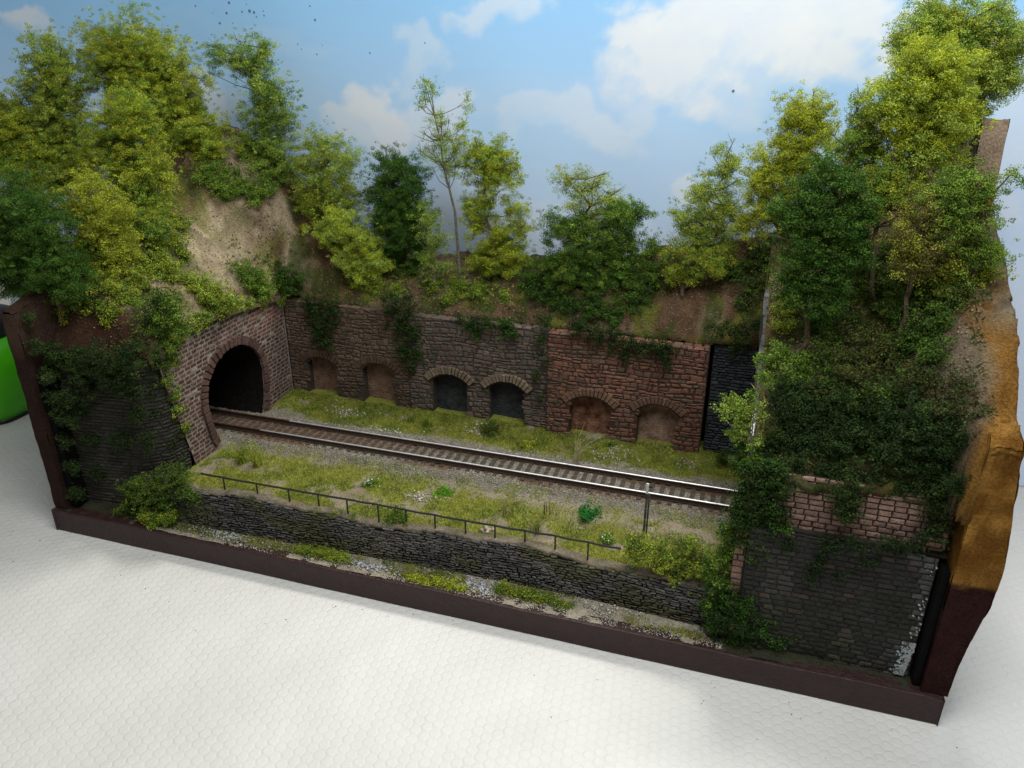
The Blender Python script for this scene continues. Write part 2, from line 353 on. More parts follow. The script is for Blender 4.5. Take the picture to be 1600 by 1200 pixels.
# ------------------------------------------------------------------ diorama carcass (brown painted box)
def make_base():
    t = thing('diorama_box', 'dark brown painted box carrying the diorama, ochre on its right end', 'diorama base', (0, 0, 0))
    # front board, slightly wavy lower edge
    mb = MB(); xs = np.linspace(-88.2, 87.7, 60); v = []; f = []
    for i, x in enumerate(xs):
        w = 0.12 * math.sin(x * 0.11) + 0.1 * math.sin(x * 0.31); top = 5.2 + 0.12 * math.sin(x * 0.17 + 1) + random.uniform(-.05, .05)
        v += [(x, -1 + w * 0.3, 0), (x, -1 + w * 0.3, top), (x, 1.6, top), (x, 1.6, 0)]
        if i: a = 4 * (i - 1); b = 4 * i; f += [(a, b, b + 1, a + 1), (a + 1, b + 1, b + 2, a + 2), (a + 2, b + 2, b + 3, a + 3), (a + 3, b + 3, b, a)]
    f += [(3, 2, 1, 0), (4 * 59, 4 * 59 + 1, 4 * 59 + 2, 4 * 59 + 3)]
    mb.add(v, f); mb.build('front_board', 'brownpaint', t, bevel=0.25)
    mb = MB(); mb.box(-88.0, 87.5, 1.7, 75.0, 0, 3.6); mb.build('bottom_board', 'brownpaint', t)
    def panel(name, x0, x1, prof, colf, front_bulge, mat='earth'):
        """profile in (y, z) extruded across x; the face is densely gridded so it can be uneven"""
        ys = np.linspace(0, 75.5, 110); top = np.interp(ys, [p[0] for p in prof], [p[1] for p in prof])
        mb = MB(); nz = 60; tt = np.linspace(0, 1, nz)
        for side, x in ((0, x0), (1, x1)):
            Yg, T = np.meshgrid(ys, tt, indexing='ij'); Zg = 5.25 + (top[:, None] - 5.25) * T
            Xg = x + (2.2 * np.exp(-((Zg - 29) / 13) ** 2) if side else 0) * (1 if x0 > 0 else 0) + (fbm(Yg * 0.3, Zg * 0.3, 5 + side, 4) - 0.5) * 0.9
            V = np.stack([Xg, Yg, Zg], -1).reshape(-1, 3); I = np.arange(len(V)).reshape(110, nz)
            F = np.stack([I[:-1, :-1], I[1:, :-1], I[1:, 1:], I[:-1, 1:]], -1).reshape(-1, 4)
            if side == 0: F = F[:, ::-1]
            mb.add(V, F.tolist(), colf(V))
        # front face and top strip
        us = np.linspace(0, 1, 12)
        for kind in ('front', 'top'):
            if kind == 'front':
                U, T = np.meshgrid(us, tt, indexing='ij'); Zg = 5.25 + (top[0] - 5.25) * T
                Xg = x0 + (x1 + (2.2 * np.exp(-((Zg - 29) / 13) ** 2) if x0 > 0 else 0) - x0) * U; Yg = np.zeros_like(U) + (fbm(Xg * 0.4, Zg * 0.4, 9, 4) - 0.5) * front_bulge
            else:
                U, T = np.meshgrid(us, ys, indexing='ij'); Zg = np.broadcast_to(top, U.shape).copy() + (fbm(U * 3, T * 0.4, 19, 3) - 0.5) * 1.0
                Xg = x0 + (x1 - x0) * U; Yg = T
            V = np.stack([Xg, Yg, Zg], -1).reshape(-1, 3); k = U.shape[1]; I = np.arange(len(V)).reshape(12, k)
            F = np.stack([I[:-1, :-1], I[1:, :-1], I[1:, 1:], I[:-1, 1:]], -1).reshape(-1, 4)
            mb.add(V, F.tolist(), colf(V))
        return mb.build(name, mat, t, smooth=True)
    def col_r(V):
        x, y, z = V.T; n = fbm(y * 0.35 + x * 0.3, z * 0.35, 77, 4)
        ochre = mixc(np.array([0.18, 0.08, 0.015]), np.array([0.36, 0.185, 0.042]), sstep(0.3, 0.7, n))
        brown = np.array([0.036, 0.015, 0.013])
        C = mixc2(ochre, brown, sstep(27.2, 26.2, z + (n - 0.5) * 2.5))
        C = mixc2(C, np.array([0.33, 0.24, 0.17]), sstep(74, 78, z + (n - .5) * 6))
        C = mixc2(C, np.array([0.30, 0.24, 0.17]), sstep(0.52, 0.66, fbm(y * .12, z * .12, 99, 3)) * sstep(50, 60, z))
        return C
    panel('side_board', 84.4, 88.2, [(0, 49), (0.8, 50.2), (3, 50.5), (8, 51.5), (20, 57.5), (43, 71), (45.5, 80), (46, 87.2), (56, 85.6), (75.5, 82)], col_r, 0.6)
    def col_l(V):
        x, y, z = V.T; n = fbm(y * 0.35 + x * 0.3, z * 0.35, 78, 4)
        C = mixc(np.array([0.030, 0.017, 0.014]), np.array([0.04, 0.022, 0.017]), n)
        return mixc2(C, np.array([0.075, 0.045, 0.033]), sstep(40, 44, z + (n - .5) * 5))
    panel('side_board', -88.3, -85.0, [(0, 50), (10, 53), (30, 64), (60, 74), (75.5, 74)], col_l, 0.6)
    mb = MB(); mb.box(-85.3, 84.3, 75.0, 75.5, 3.7, 46); mb.build('back_board', 'brownpaint', t)
    # black strips standing in for the deep shade of the gaps beside the facades
    mb = MB(); mb.box(83.2, 84.3, 0.9, 3.4, 5.3, 27.5); mb.build('gap_shade_strip', 'blackgap', t, bevel=0.2)
    mb = MB(); mb.box(-85.3, -83.2, 1.2, 6.2, 5.3, 36); mb.build('gap_shade_strip', 'blackgap', t, bevel=0.2)
make_base()

# ------------------------------------------------------------------ ground of the cutting
TRY = 34.2                                   # centre line of the track
def wall_y(x): return 3.7 + 2.3 * sstep(-60, 20, x) - 1.2 * sstep(25, 55, x)       # front retaining wall line
def wall_top(x): return 14.2 - 0.9 * sstep(-60, -10, x) + 0.5 * np.sin(x * 0.13) + 0.3 * np.sin(x * 0.31 + 2)
def moss_mask(X, Y):
    far = sstep(41.5, 45, Y + (fbm(X * .2, Y * .2, 5, 3) - .5) * 7)
    near = sstep(29 - 6 * sstep(-30, 30, X), 23 - 7 * sstep(-30, 30, X), Y + (fbm(X * .2, Y * .2, 6, 3) - .5) * 8)
    n = fbm(X * 0.22, Y * 0.22, 8, 4); far = far * sstep(0.26, 0.42, n + 0.1 * sstep(44, 50, Y)); near = near * sstep(0.27, 0.42, n); near = np.maximum(near, 0.55 * sstep(0.5, 0.62, fbm(X * .35, Y * .35, 19, 4)) * sstep(30, 27, Y))
    return np.clip(far + near, 0, 1)
def ground_z(X, Y):
    bed = 12.0 + 0.75 * sstep(44, 40, Y) * sstep(26, 29, Y)
    z = bed + (fbm(X * .12, Y * .12, 14, 3) - 0.5) * 1.6 * (1 - sstep(44, 40, Y) * sstep(25, 29, Y))
    z = z + 1.0 * sstep(50, 56, Y) + (fbm(X * .7, Y * .7, 15, 3) - .5) * 0.35
    # rubble slope beside the portal
    z = z + 2.2 * np.exp(-(((X + 60) / 5) ** 2 + ((Y - 50) / 6) ** 2))
    e = wall_y(X) + 1.0
    z = np.where(Y < e + 3, z * sstep(e, e + 3, Y) + (wall_top(X) - 0.5) * (1 - sstep(e, e + 3, Y)), z)
    return z
def ground_f(X, Y):
    Z = ground_z(X, Y)
    n = fbm(X * .5, Y * .5, 44, 4); n2 = fbm(X * 1.4, Y * 1.4, 45, 3)
    C = mixc(np.array([0.27, 0.225, 0.15]), np.array([0.36, 0.30, 0.21]), n)
    bal = sstep(45, 42, Y) * sstep(24, 27.5, Y)
    C = mixc2(C, np.array([0.20, 0.18, 0.145]), bal * 0.9)
    ru = np.exp(-((np.abs(Y - TRY) - 3.2) / 1.5) ** 2) * sstep(0.35, 0.6, fbm(X * .08, Y * .3, 47, 3)) + sstep(4, 2, np.abs(Y - TRY)) * sstep(-10, -30, X) * 0.6
    C = mixc2(C, np.array([0.13, 0.06, 0.03]), np.clip(ru, 0, 1) * 0.75)
    mm = moss_mask(X, Y)
    C = mixc2(C, mixc(np.array([0.14, 0.165, 0.022]), np.array([0.29, 0.30, 0.05]), n2), mm * 0.94)
    return Z, C
xs = np.arange(-86, 84.2, 0.5); ys = np.arange(4.6, 60, 0.5)
def gkeep(cx, cy): return (cy > wall_y(cx) + 0.6) & ((cx > -62.5) | ((cy > 20) & (cy < 46)))
tag(grid_obj('ground', xs, ys, gkeep, ground_f, 'earth'), 'grassy and gravelly floor of the railway cutting', kind='structure')
# low strip in front of the retaining wall
def strip_f(X, Y):
    Z = 5.2 + 0.15 * sstep(1, 4, Y) + (fbm(X * .5, Y * .5, 24, 4) - .5) * 0.6
    C = mixc(np.array([0.30, 0.26, 0.19]), np.array([0.44, 0.39, 0.30]), fbm(X * .6, Y * .6, 25, 4))
    C = mixc2(C, np.array([0.15, 0.15, 0.03]), strip_moss(X, Y) * 0.9)
    C = mixc2(C, np.array([0.05, 0.05, 0.03]), sstep(-62, -70, X) + sstep(49, 55, X))
    return Z, C
def strip_moss(X, Y): return sstep(0.44, 0.54, fbm(X * 0.09, Y * 0.15, 26, 3)) * sstep(0.4, 1.2, Y)
tag(grid_obj('front_ground', np.arange(-85.3, 84, 0.45), np.arange(-0.35, 9.1, 0.45), None, strip_f, 'earth'), 'narrow sandy strip of ground in front of the low wall', kind='structure')

# hills round the cutting
hx = np.concatenate([np.arange(-85.3, -62, 0.6), [-62.0], np.arange(-61.4, 54, 0.6), [54.0], np.arange(54.6, 88.6, 0.6)])
hy = np.concatenate([np.arange(-0.2, 56.3, 0.6), [56.4], np.arange(57, 75, 0.6)])
def hkeep(cx, cy): return ((cx < -62) & (cy > 8.2)) | ((cy > 56.4) & (cx < 84.6)) | ((cx > 54) & (cx < 84.6) & (cy > 4.2)) | ((cx > 74.5) & (cx < 88.4) & (cy < 43.5) & (cy > 4.4 - 4.4 * sstep(80, 84, cx)))
hz = grid_obj('hillside', hx, hy, hkeep, hill_patch, 'earth')
so = hz.modifiers.new('thickness', 'SOLIDIFY'); so.thickness = 1.6 * S; so.offset = -1
tag(hz, 'sandy and mossy hillside above the walls on three sides', kind='structure')

# ------------------------------------------------------------------ masonry
def masonry(mb, u0, u1, v0, v1, to3, hrow, wst, gap, depth, inside, colf, jit=0.15, bev=0.22, wave=0.0, seed=0, split=0.0):
    r = random.Random(seed); v = v0
    while v < v1 - 0.15:
        h = r.uniform(*hrow)
        if v + h > v1: h = v1 - v
        u = u0 - r.uniform(0, wst[1])
        while u < u1:
            w = r.uniform(*wst); a, b = max(u, u0), min(u + w, u1); u += w
            if b - a < 0.25: continue
            hh = h; vv = v
            parts = [(v, h)]
            if r.random() < split and h > 1.0: q_ = r.uniform(.35, .65) * h; parts = [(v, q_), (v + q_, h - q_)]
            for vv, hh in parts: stone(mb, a, b, vv, hh, to3, gap, depth, inside, colf, jit, bev, wave, r)
        v += h
def stone(mb, a, b, vv, hh, to3, gap, depth, inside, colf, jit, bev, wave, r):
    for _once in (0,):
        if 1:
            cu, cv = (a + b) / 2, vv + hh / 2
            if not inside(cu, cv): continue
            wv = wave * math.sin(cu * 0.35 + cv * 0.2)
            g = gap / 2; d = depth * r.uniform(0.55, 1.15); j = lambda s=1.0: r.uniform(-jit, jit) * s
            cs = [(a + g + j(), vv + g + j()), (b - g + j(), vv + g + j()), (b - g + j(), vv + hh - g + j()), (a + g + j(), vv + hh - g + j())]
            mu = sum(p[0] for p in cs) / 4; mv = sum(p[1] for p in cs) / 4
            k = min(bev, (b - a) * 0.25, hh * 0.3)
            inn = []
            for p in cs:
                du, dv = mu - p[0], mv - p[1]; L = math.hypot(du, dv) + 1e-6
                inn.append((p[0] + (k if du > 0 else -k), p[1] + (k if dv > 0 else -k)))
            P = [to3(p[0], p[1] + wv, -0.1) for p in cs] + [to3(p[0], p[1] + wv, d * r.uniform(0.75, 1.1)) for p in inn] + [to3(mu, mv + wv, d * 1.18)]
            mb.add(P, [(0, 1, 5, 4), (1, 2, 6, 5), (2, 3, 7, 6), (3, 0, 4, 7), (4, 5, 8), (5, 6, 8), (6, 7, 8), (7, 4, 8)], colf(cu, cv, r))
def voussoirs(mb, pts, thick, to3, proud, colf, gap=0.12, seed=1):
    """pts: arch curve points (u,v); blocks stand outward from it"""
    r = random.Random(seed); n = len(pts) - 1; P = np.array(pts, float)
    T = np.gradient(P, axis=0); T /= np.linalg.norm(T, axis=1)[:, None]; N = np.stack([-T[:, 1], T[:, 0]], 1)
    for i in range(n):
        a, b = P[i] + T[i] * gap, P[i + 1] - T[i + 1] * gap; th = thick * r.uniform(0.93, 1.07); pr = proud * r.uniform(0.8, 1.2)
        q = [a, b, b + N[i + 1] * th, a + N[i] * th]
        k = 0.12
        c = sum(q) / 4; inn = [p + (c - p) * k for p in q]
        V = [to3(p[0], p[1], -0.2) for p in q] + [to3(p[0], p[1], pr) for p in inn]
        mb.add(V, [(0, 1, 5, 4), (1, 2, 6, 5), (2, 3, 7, 6), (3, 0, 4, 7), (4, 5, 6, 7)], colf(c[0], c[1], r))

def arch_curve(x0, x1, zs, rise, n=11):
    cx = (x0 + x1) / 2; w = (x1 - x0) / 2; R = (w * w + rise * rise) / (2 * rise)
    out = []
    for i in range(n):
        x = x0 + (x1 - x0) * i / (n - 1); out.append((x, zs + rise - R + math.sqrt(max(R * R - (x - cx) ** 2, 0))))
    return out

def arcade(name, label, x0, x1, yp, z0, ztop, ops, stonec, mortar, ringc, infills, ring_proud, seed, courses):
    t = thing(name, label, 'stone wall', ((x0 + x1) / 2, yp, z0), 'arcaded retaining walls behind the track')
    # mortar body with true openings
    mb = MB(); cuts = [x0]
    for (a, b, zs, ri) in ops: cuts += [a, b]
    cuts.append(x1)
    def quad(a, b, c, d): mb.add([a, b, c, d], [(0, 1, 2, 3)], mortar)
    for i in range(0, len(cuts), 2):
        quad((cuts[i], yp, z0), (cuts[i + 1], yp, z0), (cuts[i + 1], yp, ztop), (cuts[i], yp, ztop))
    for (a, b, zs, ri) in ops:
        cv = arch_curve(a, b, zs, ri, 13)
        for p, q in zip(cv[:-1], cv[1:]):
            quad((p[0], yp, p[1]), (q[0], yp, q[1]), (q[0], yp, ztop), (p[0], yp, ztop))
            quad((p[0], yp + 3, p[1]), (q[0], yp + 3, q[1]), (q[0], yp, q[1]), (p[0], yp, p[1]))
        quad((a, yp, z0), (a, yp, zs), (a, yp + 3, zs), (a, yp + 3, z0)); quad((b, yp + 3, z0), (b, yp + 3, zs), (b, yp, zs), (b, yp, z0))
    quad((x0, yp, ztop), (x1, yp, ztop), (x1, yp + 4, ztop), (x0, yp + 4, ztop))
    quad((x0, yp + 4, z0), (x0, yp, z0), (x0, yp, ztop), (x0, yp + 4, ztop)); quad((x1, yp, z0), (x1, yp + 4, z0), (x1, yp + 4, ztop), (x1, yp, ztop))
    mb.build('mortar_core', 'stone', t)
    def inside(u, v):
        for (a, b, zs, ri) in ops:
            if a - 0.35 < u < b + 0.35:
                cx = (a + b) / 2; w = (b - a) / 2; R = (w * w + ri * ri) / (2 * ri)
                top = zs + ri - R + math.sqrt(max(R * R - min(abs(u - cx), w) ** 2, 0))
                if v < top + 1.7: return False
            elif a - 1.6 < u < b + 1.6 and zs - 0.3 < v < zs + 1.3: return False
        return True
    mb = MB(); masonry(mb, x0, x1, z0, ztop, lambda u, v, d: (u, yp - d, v), courses[0], courses[1], 0.10, 0.2, inside, stonec, 0.19, 0.18, 0.3, seed, split=0.3)
    # jamb quoins so that the openings have stone edges
    mb.build('stone_facing', 'stone', t)
    for k, (a, b, zs, ri) in enumerate(ops):
        cv = arch_curve(a - 0.9, b + 0.9, zs - 0.1, ri + 0.45, 15)
        mb = MB(); voussoirs(mb, cv, 1.9, lambda u, v, d: (u, yp - d, v), ring_proud, ringc, 0.07, seed + k)
        mb.build('arch_ring', 'stone', t)
        mb = MB(); cv = arch_curve(a, b, zs, ri, 13); vs = [(p[0], yp + 2.6, p[1] + 0.05) for p in cv]; lo = [(p[0], yp + 2.6, z0) for p in cv]
        n = len(vs); mb.add(vs + lo, [(n + i, n + i + 1, i + 1, i) for i in range(n - 1)]); mb.build('blocked_panel', infills[k], t)
    mb = MB(); masonry(mb, x0, x1, yp - 0.3, yp + 3, lambda u, v, d: (u, v, ztop + d * 0.6), (1.5, 1.9), (2.0, 3.2), 0.2, 0.4, lambda u, v: True, lambda u, v, r: stonec(u, 0, r) * 1.15, 0.12, 0.2, 0, seed + 9)
    mb.build('coping', 'stone', t)
    return t
def cf(base, var=0.25, alt=None, p=0.2):
    base = np.array(base)
    def f(u, v, r):
        c = np.array(alt) if alt is not None and r.random() < p else base
        n = float(vnoise(u * 0.12, v * 0.2, 123))
        return c * (1 + r.uniform(-var, var)) * (0.75 + 0.5 * n)
    return f
YW = 55.0
arcade('arcade_wall', 'brown rubble wall with two bricked-up brown arches, next to the tunnel', -61.8, -27.6, YW, 11.6, 38.2,
       [(-57, -48.6, 21.5, 1.9), (-41, -32, 21.8, 2.0)], cf((0.125, 0.082, 0.056), 0.22, (0.09, 0.068, 0.048)), (0.06, 0.045, 0.034), cf((0.10, 0.062, 0.04), 0.2),
       ['infill_brown', 'infill_brown'], 0.3, 3, ((0.75, 1.5), (0.9, 2.6)))
arcade('arcade_wall', 'grey brown rubble wall with two dark blocked arches under pale voussoirs', -27.6, 8.2, YW - 0.3, 11.6, 38.0,
       [(-21.4, -12.4, 21.6, 2.0), (-6.5, 2.3, 21.6, 2.0)], cf((0.135, 0.10, 0.080), 0.22, (0.10, 0.088, 0.072), 0.25), (0.06, 0.048, 0.038), cf((0.20, 0.15, 0.105), 0.15),
       ['infill_dark', 'infill_dark'], 0.75, 4, ((0.75, 1.5), (0.9, 2.6)))
arcade('arcade_wall', 'reddish rubble wall with one red and one tan blocked arch', 8.2, 44.2, YW - 1.2, 11.6, 37.8,
       [(13.8, 23.4, 20.9, 2.1), (29.8, 38.6, 21.2, 2.0)], cf((0.185, 0.088, 0.060), 0.25, (0.14, 0.09, 0.064), 0.3), (0.065, 0.04, 0.029), cf((0.17, 0.10, 0.066), 0.15),
       ['infill_red', 'infill_tan'], 0.4, 5, ((0.8, 1.6), (0.9, 2.8)))
# slate wall right of the arcade
def slate_wall():
    t = thing('slate_wall', 'dark blue grey slate wall right of the reddish arches', 'stone wall', (60, YW, 12))
    mb = MB(); mb.box(45.0, 84.2, YW - 0.1, YW + 4, 11.6, 38.2, (0.012, 0.013, 0.014)); mb.build('mortar_core', 'darkstone', t)
    mb = MB(); masonry(mb, 45.0, 70, 11.6, 38.2, lambda u, v, d: (u, YW - 0.1 - d, v), (0.5, 0.9), (1.3, 3.0), 0.12, 0.3, lambda u, v: True, cf((0.035, 0.040, 0.044), 0.35), 0.12, 0.15, 0.1, 6)
    mb.build('stone_facing', 'darkstone', t)
slate_wall()

# ------------------------------------------------------------------ tunnel portal (faces along the track)
def portal():
    XP = -62.0; yc, a, zc, b, b2, z0 = 32.4, 10.6, 24.0, 9.7, 17.5, 11.2
    t = thing('tunnel_portal', 'red brown brick tunnel mouth with pale mortar and dark bore', 'tunnel', (XP, yc, z0))
    ztop = lambda y: float(np.interp(y, [9, 18, 30, 56], [37.6, 43.6, 42.0, 38.8]))
    yfront = lambda z: float(np.interp(z, [11, 40, 44], [15.4, 9.6, 16.5]))
    def ain(y): return math.sqrt(max(1 - ((y - yc) / a) ** 2, 0))
    mortar = (0.25, 0.215, 0.185)
    mb = MB(); ysx = np.linspace(9.6, 55.0, 92)
    for y0, y1 in zip(ysx[:-1], ysx[1:]):
        ym = (y0 + y1) / 2
        def lo(y):      # lowest z of the slab at y because its front edge leans
            return float(np.interp(y, [9.6, 15.4], [39.5, 11.0])) if y < 15.4 else 11.0
        def q(za, zb, zc_, zd): mb.add([(XP, y0, za), (XP, y1, zb), (XP, y1, zc_), (XP, y0, zd)], [(0, 1, 2, 3)], mortar)
        if abs(ym - yc) < a:
            q(zc + b * ain(y0), zc + b * ain(y1), ztop(y1), ztop(y0))
            if zc - b2 * ain(ym) > z0: q(z0, z0, max(zc - b2 * ain(y1), z0), max(zc - b2 * ain(y0), z0))
        else: q(lo(y0), lo(y1), ztop(y1), ztop(y0))
    mb.build('mortar_core', 'stone', t)
    def outside(u, v):
        if u < yfront(v) or v > ztop(u) - 0.3: return False
        e = 1.0 if v > zc else 1.0
        bb = b + 1.7 if v > zc else b2 + 2.5
        return ((u - yc) / (a + 1.9)) ** 2 + ((v - zc) / bb) ** 2 > 1
    def colf(u, v, r):
        red = float(sstep(36, 46, u) * sstep(30, 36, v)); n = float(vnoise(u * 0.3, v * 0.3, 8))
        c = np.array([0.11, 0.058, 0.046]) * (0.6 + 0.8 * n) * (1 - red) + np.array([0.19, 0.075, 0.052]) * red
        if r.random() < 0.07: c = np.array([0.26, 0.22, 0.19])
        return c * r.uniform(0.6, 1.3)
    to3 = lambda u, v, d: (XP + d, u, v)
    mb = MB(); masonry(mb, 9.0, 54.6, 11.2, 44, to3, (0.95, 1.03), (1.7, 2.1), 0.30, 0.10, outside, colf, 0.06, 0.07, 0.05, 12); mb.build('brickwork', 'stone', t)
    # ring of long dressed stones
    pts = []
    for th in np.linspace(-0.62, math.pi + 0.62, 34):
        s_, c_ = math.sin(th), math.cos(th); pts.append((yc + a * c_, zc + (b if s_ > 0 else b2) * s_))
    pts = [p for p in pts if p[1] > z0 + 0.2]
    dark = lambda u, v, r: np.array([0.10, 0.058, 0.048]) * r.uniform(0.75, 1.25)
    mb = MB(); voussoirs(mb, pts[::-1], 2.1, to3, 0.6, dark, 0.10, 3)
    mb.build('arch_ring', 'stone', t)
    # bore
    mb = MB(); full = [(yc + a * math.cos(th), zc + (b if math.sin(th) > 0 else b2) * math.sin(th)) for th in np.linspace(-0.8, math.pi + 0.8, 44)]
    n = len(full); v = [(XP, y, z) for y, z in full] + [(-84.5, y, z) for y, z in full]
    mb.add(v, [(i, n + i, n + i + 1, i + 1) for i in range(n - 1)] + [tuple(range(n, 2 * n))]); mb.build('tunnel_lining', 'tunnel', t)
    # capping along the sloping top and the battered front corner
    mb = MB()
    for i, y in enumerate(np.arange(17, 54, 2.6)):
        z = ztop(y) - 0.2; z1 = ztop(y + 2.5) - 0.2
        v = [(XP - 1.5, y, z), (XP + 0.9, y, z), (XP + 0.9, y + 2.45, z1), (XP - 1.5, y + 2.45, z1)]; c = np.array([0.16, 0.10, 0.075]) * random.uniform(.7, 1.2)
        mb.add(v + [(p[0], p[1], p[2] + 0.9) for p in v], [(4, 5, 6, 7), (0, 1, 5, 4), (1, 2, 6, 5), (2, 3, 7, 6), (3, 0, 4, 7)], c)
    mb.build('capping', 'stone', t)
portal()

# ------------------------------------------------------------------ left block facade
def left_facade():
    t = thing('left_facade', 'dark thin-coursed slate wall at the left end, half overgrown', 'stone wall', (-72, 6, 5))
    pl = [(-85.2, 4.4), (-80, 4.6), (-68, 6.2), (-63.5, 9.8), (-62.9, 12.0), (-62.45, 14.2)]
    L = [0]; 
    for p, q in zip(pl[:-1], pl[1:]): L.append(L[-1] + math.hypot(q[0] - p[0], q[1] - p[1]))
    def at(u, v, d):
        x = np.interp(u, L, [p[0] for p in pl]); y = np.interp(u, L, [p[1] for p in pl])
        x2 = np.interp(u + 0.5, L, [p[0] for p in pl]); y2 = np.interp(u + 0.5, L, [p[1] for p in pl]); x1 = np.interp(u - 0.5, L, [p[0] for p in pl]); y1 = np.interp(u - 0.5, L, [p[1] for p in pl])
        tx, ty = x2 - x1, y2 - y1; n = math.hypot(tx, ty) + 1e-6
        lean = (v - 5) * 0.01
        return (x + ty / n * d, y - tx / n * d + lean, v)
    mb = MB(); us = np.linspace(0, L[-1], 30); top = 37.5
    for u0, u1 in zip(us[:-1], us[1:]): mb.add([at(u0, 4, 0), at(u1, 4, 0), at(u1, top, 0), at(u0, top, 0)], [(0, 1, 2, 3)], (0.026, 0.024, 0.019))
    mb.build('mortar_core', 'darkstone', t)
    mb = MB(); masonry(mb, 0.2, L[-1], 5, top, at, (0.65, 0.95), (1.4, 3.2), 0.13, 0.28, lambda u, v: True, cf((0.036, 0.034, 0.027), 0.25, (0.046, 0.04, 0.03), 0.2), 0.08, 0.15, 0.05, 21)
    mb.build('stone_facing', 'darkstone', t)
    mb = MB()
    for u0, u1 in zip(us[:-1], us[1:]):
        a_, b_ = at(u0, top, 0), at(u1, top, 0)
        mb.add([a_, b_, (b_[0], 12.5, hill(b_[0], 12.5) - .2), (a_[0], 12.5, hill(a_[0], 12.5) - .2)], [(0, 1, 2, 3)], (0.075, 0.04, 0.026))
    mb.build('earth_bank', 'earth', t)
left_facade()

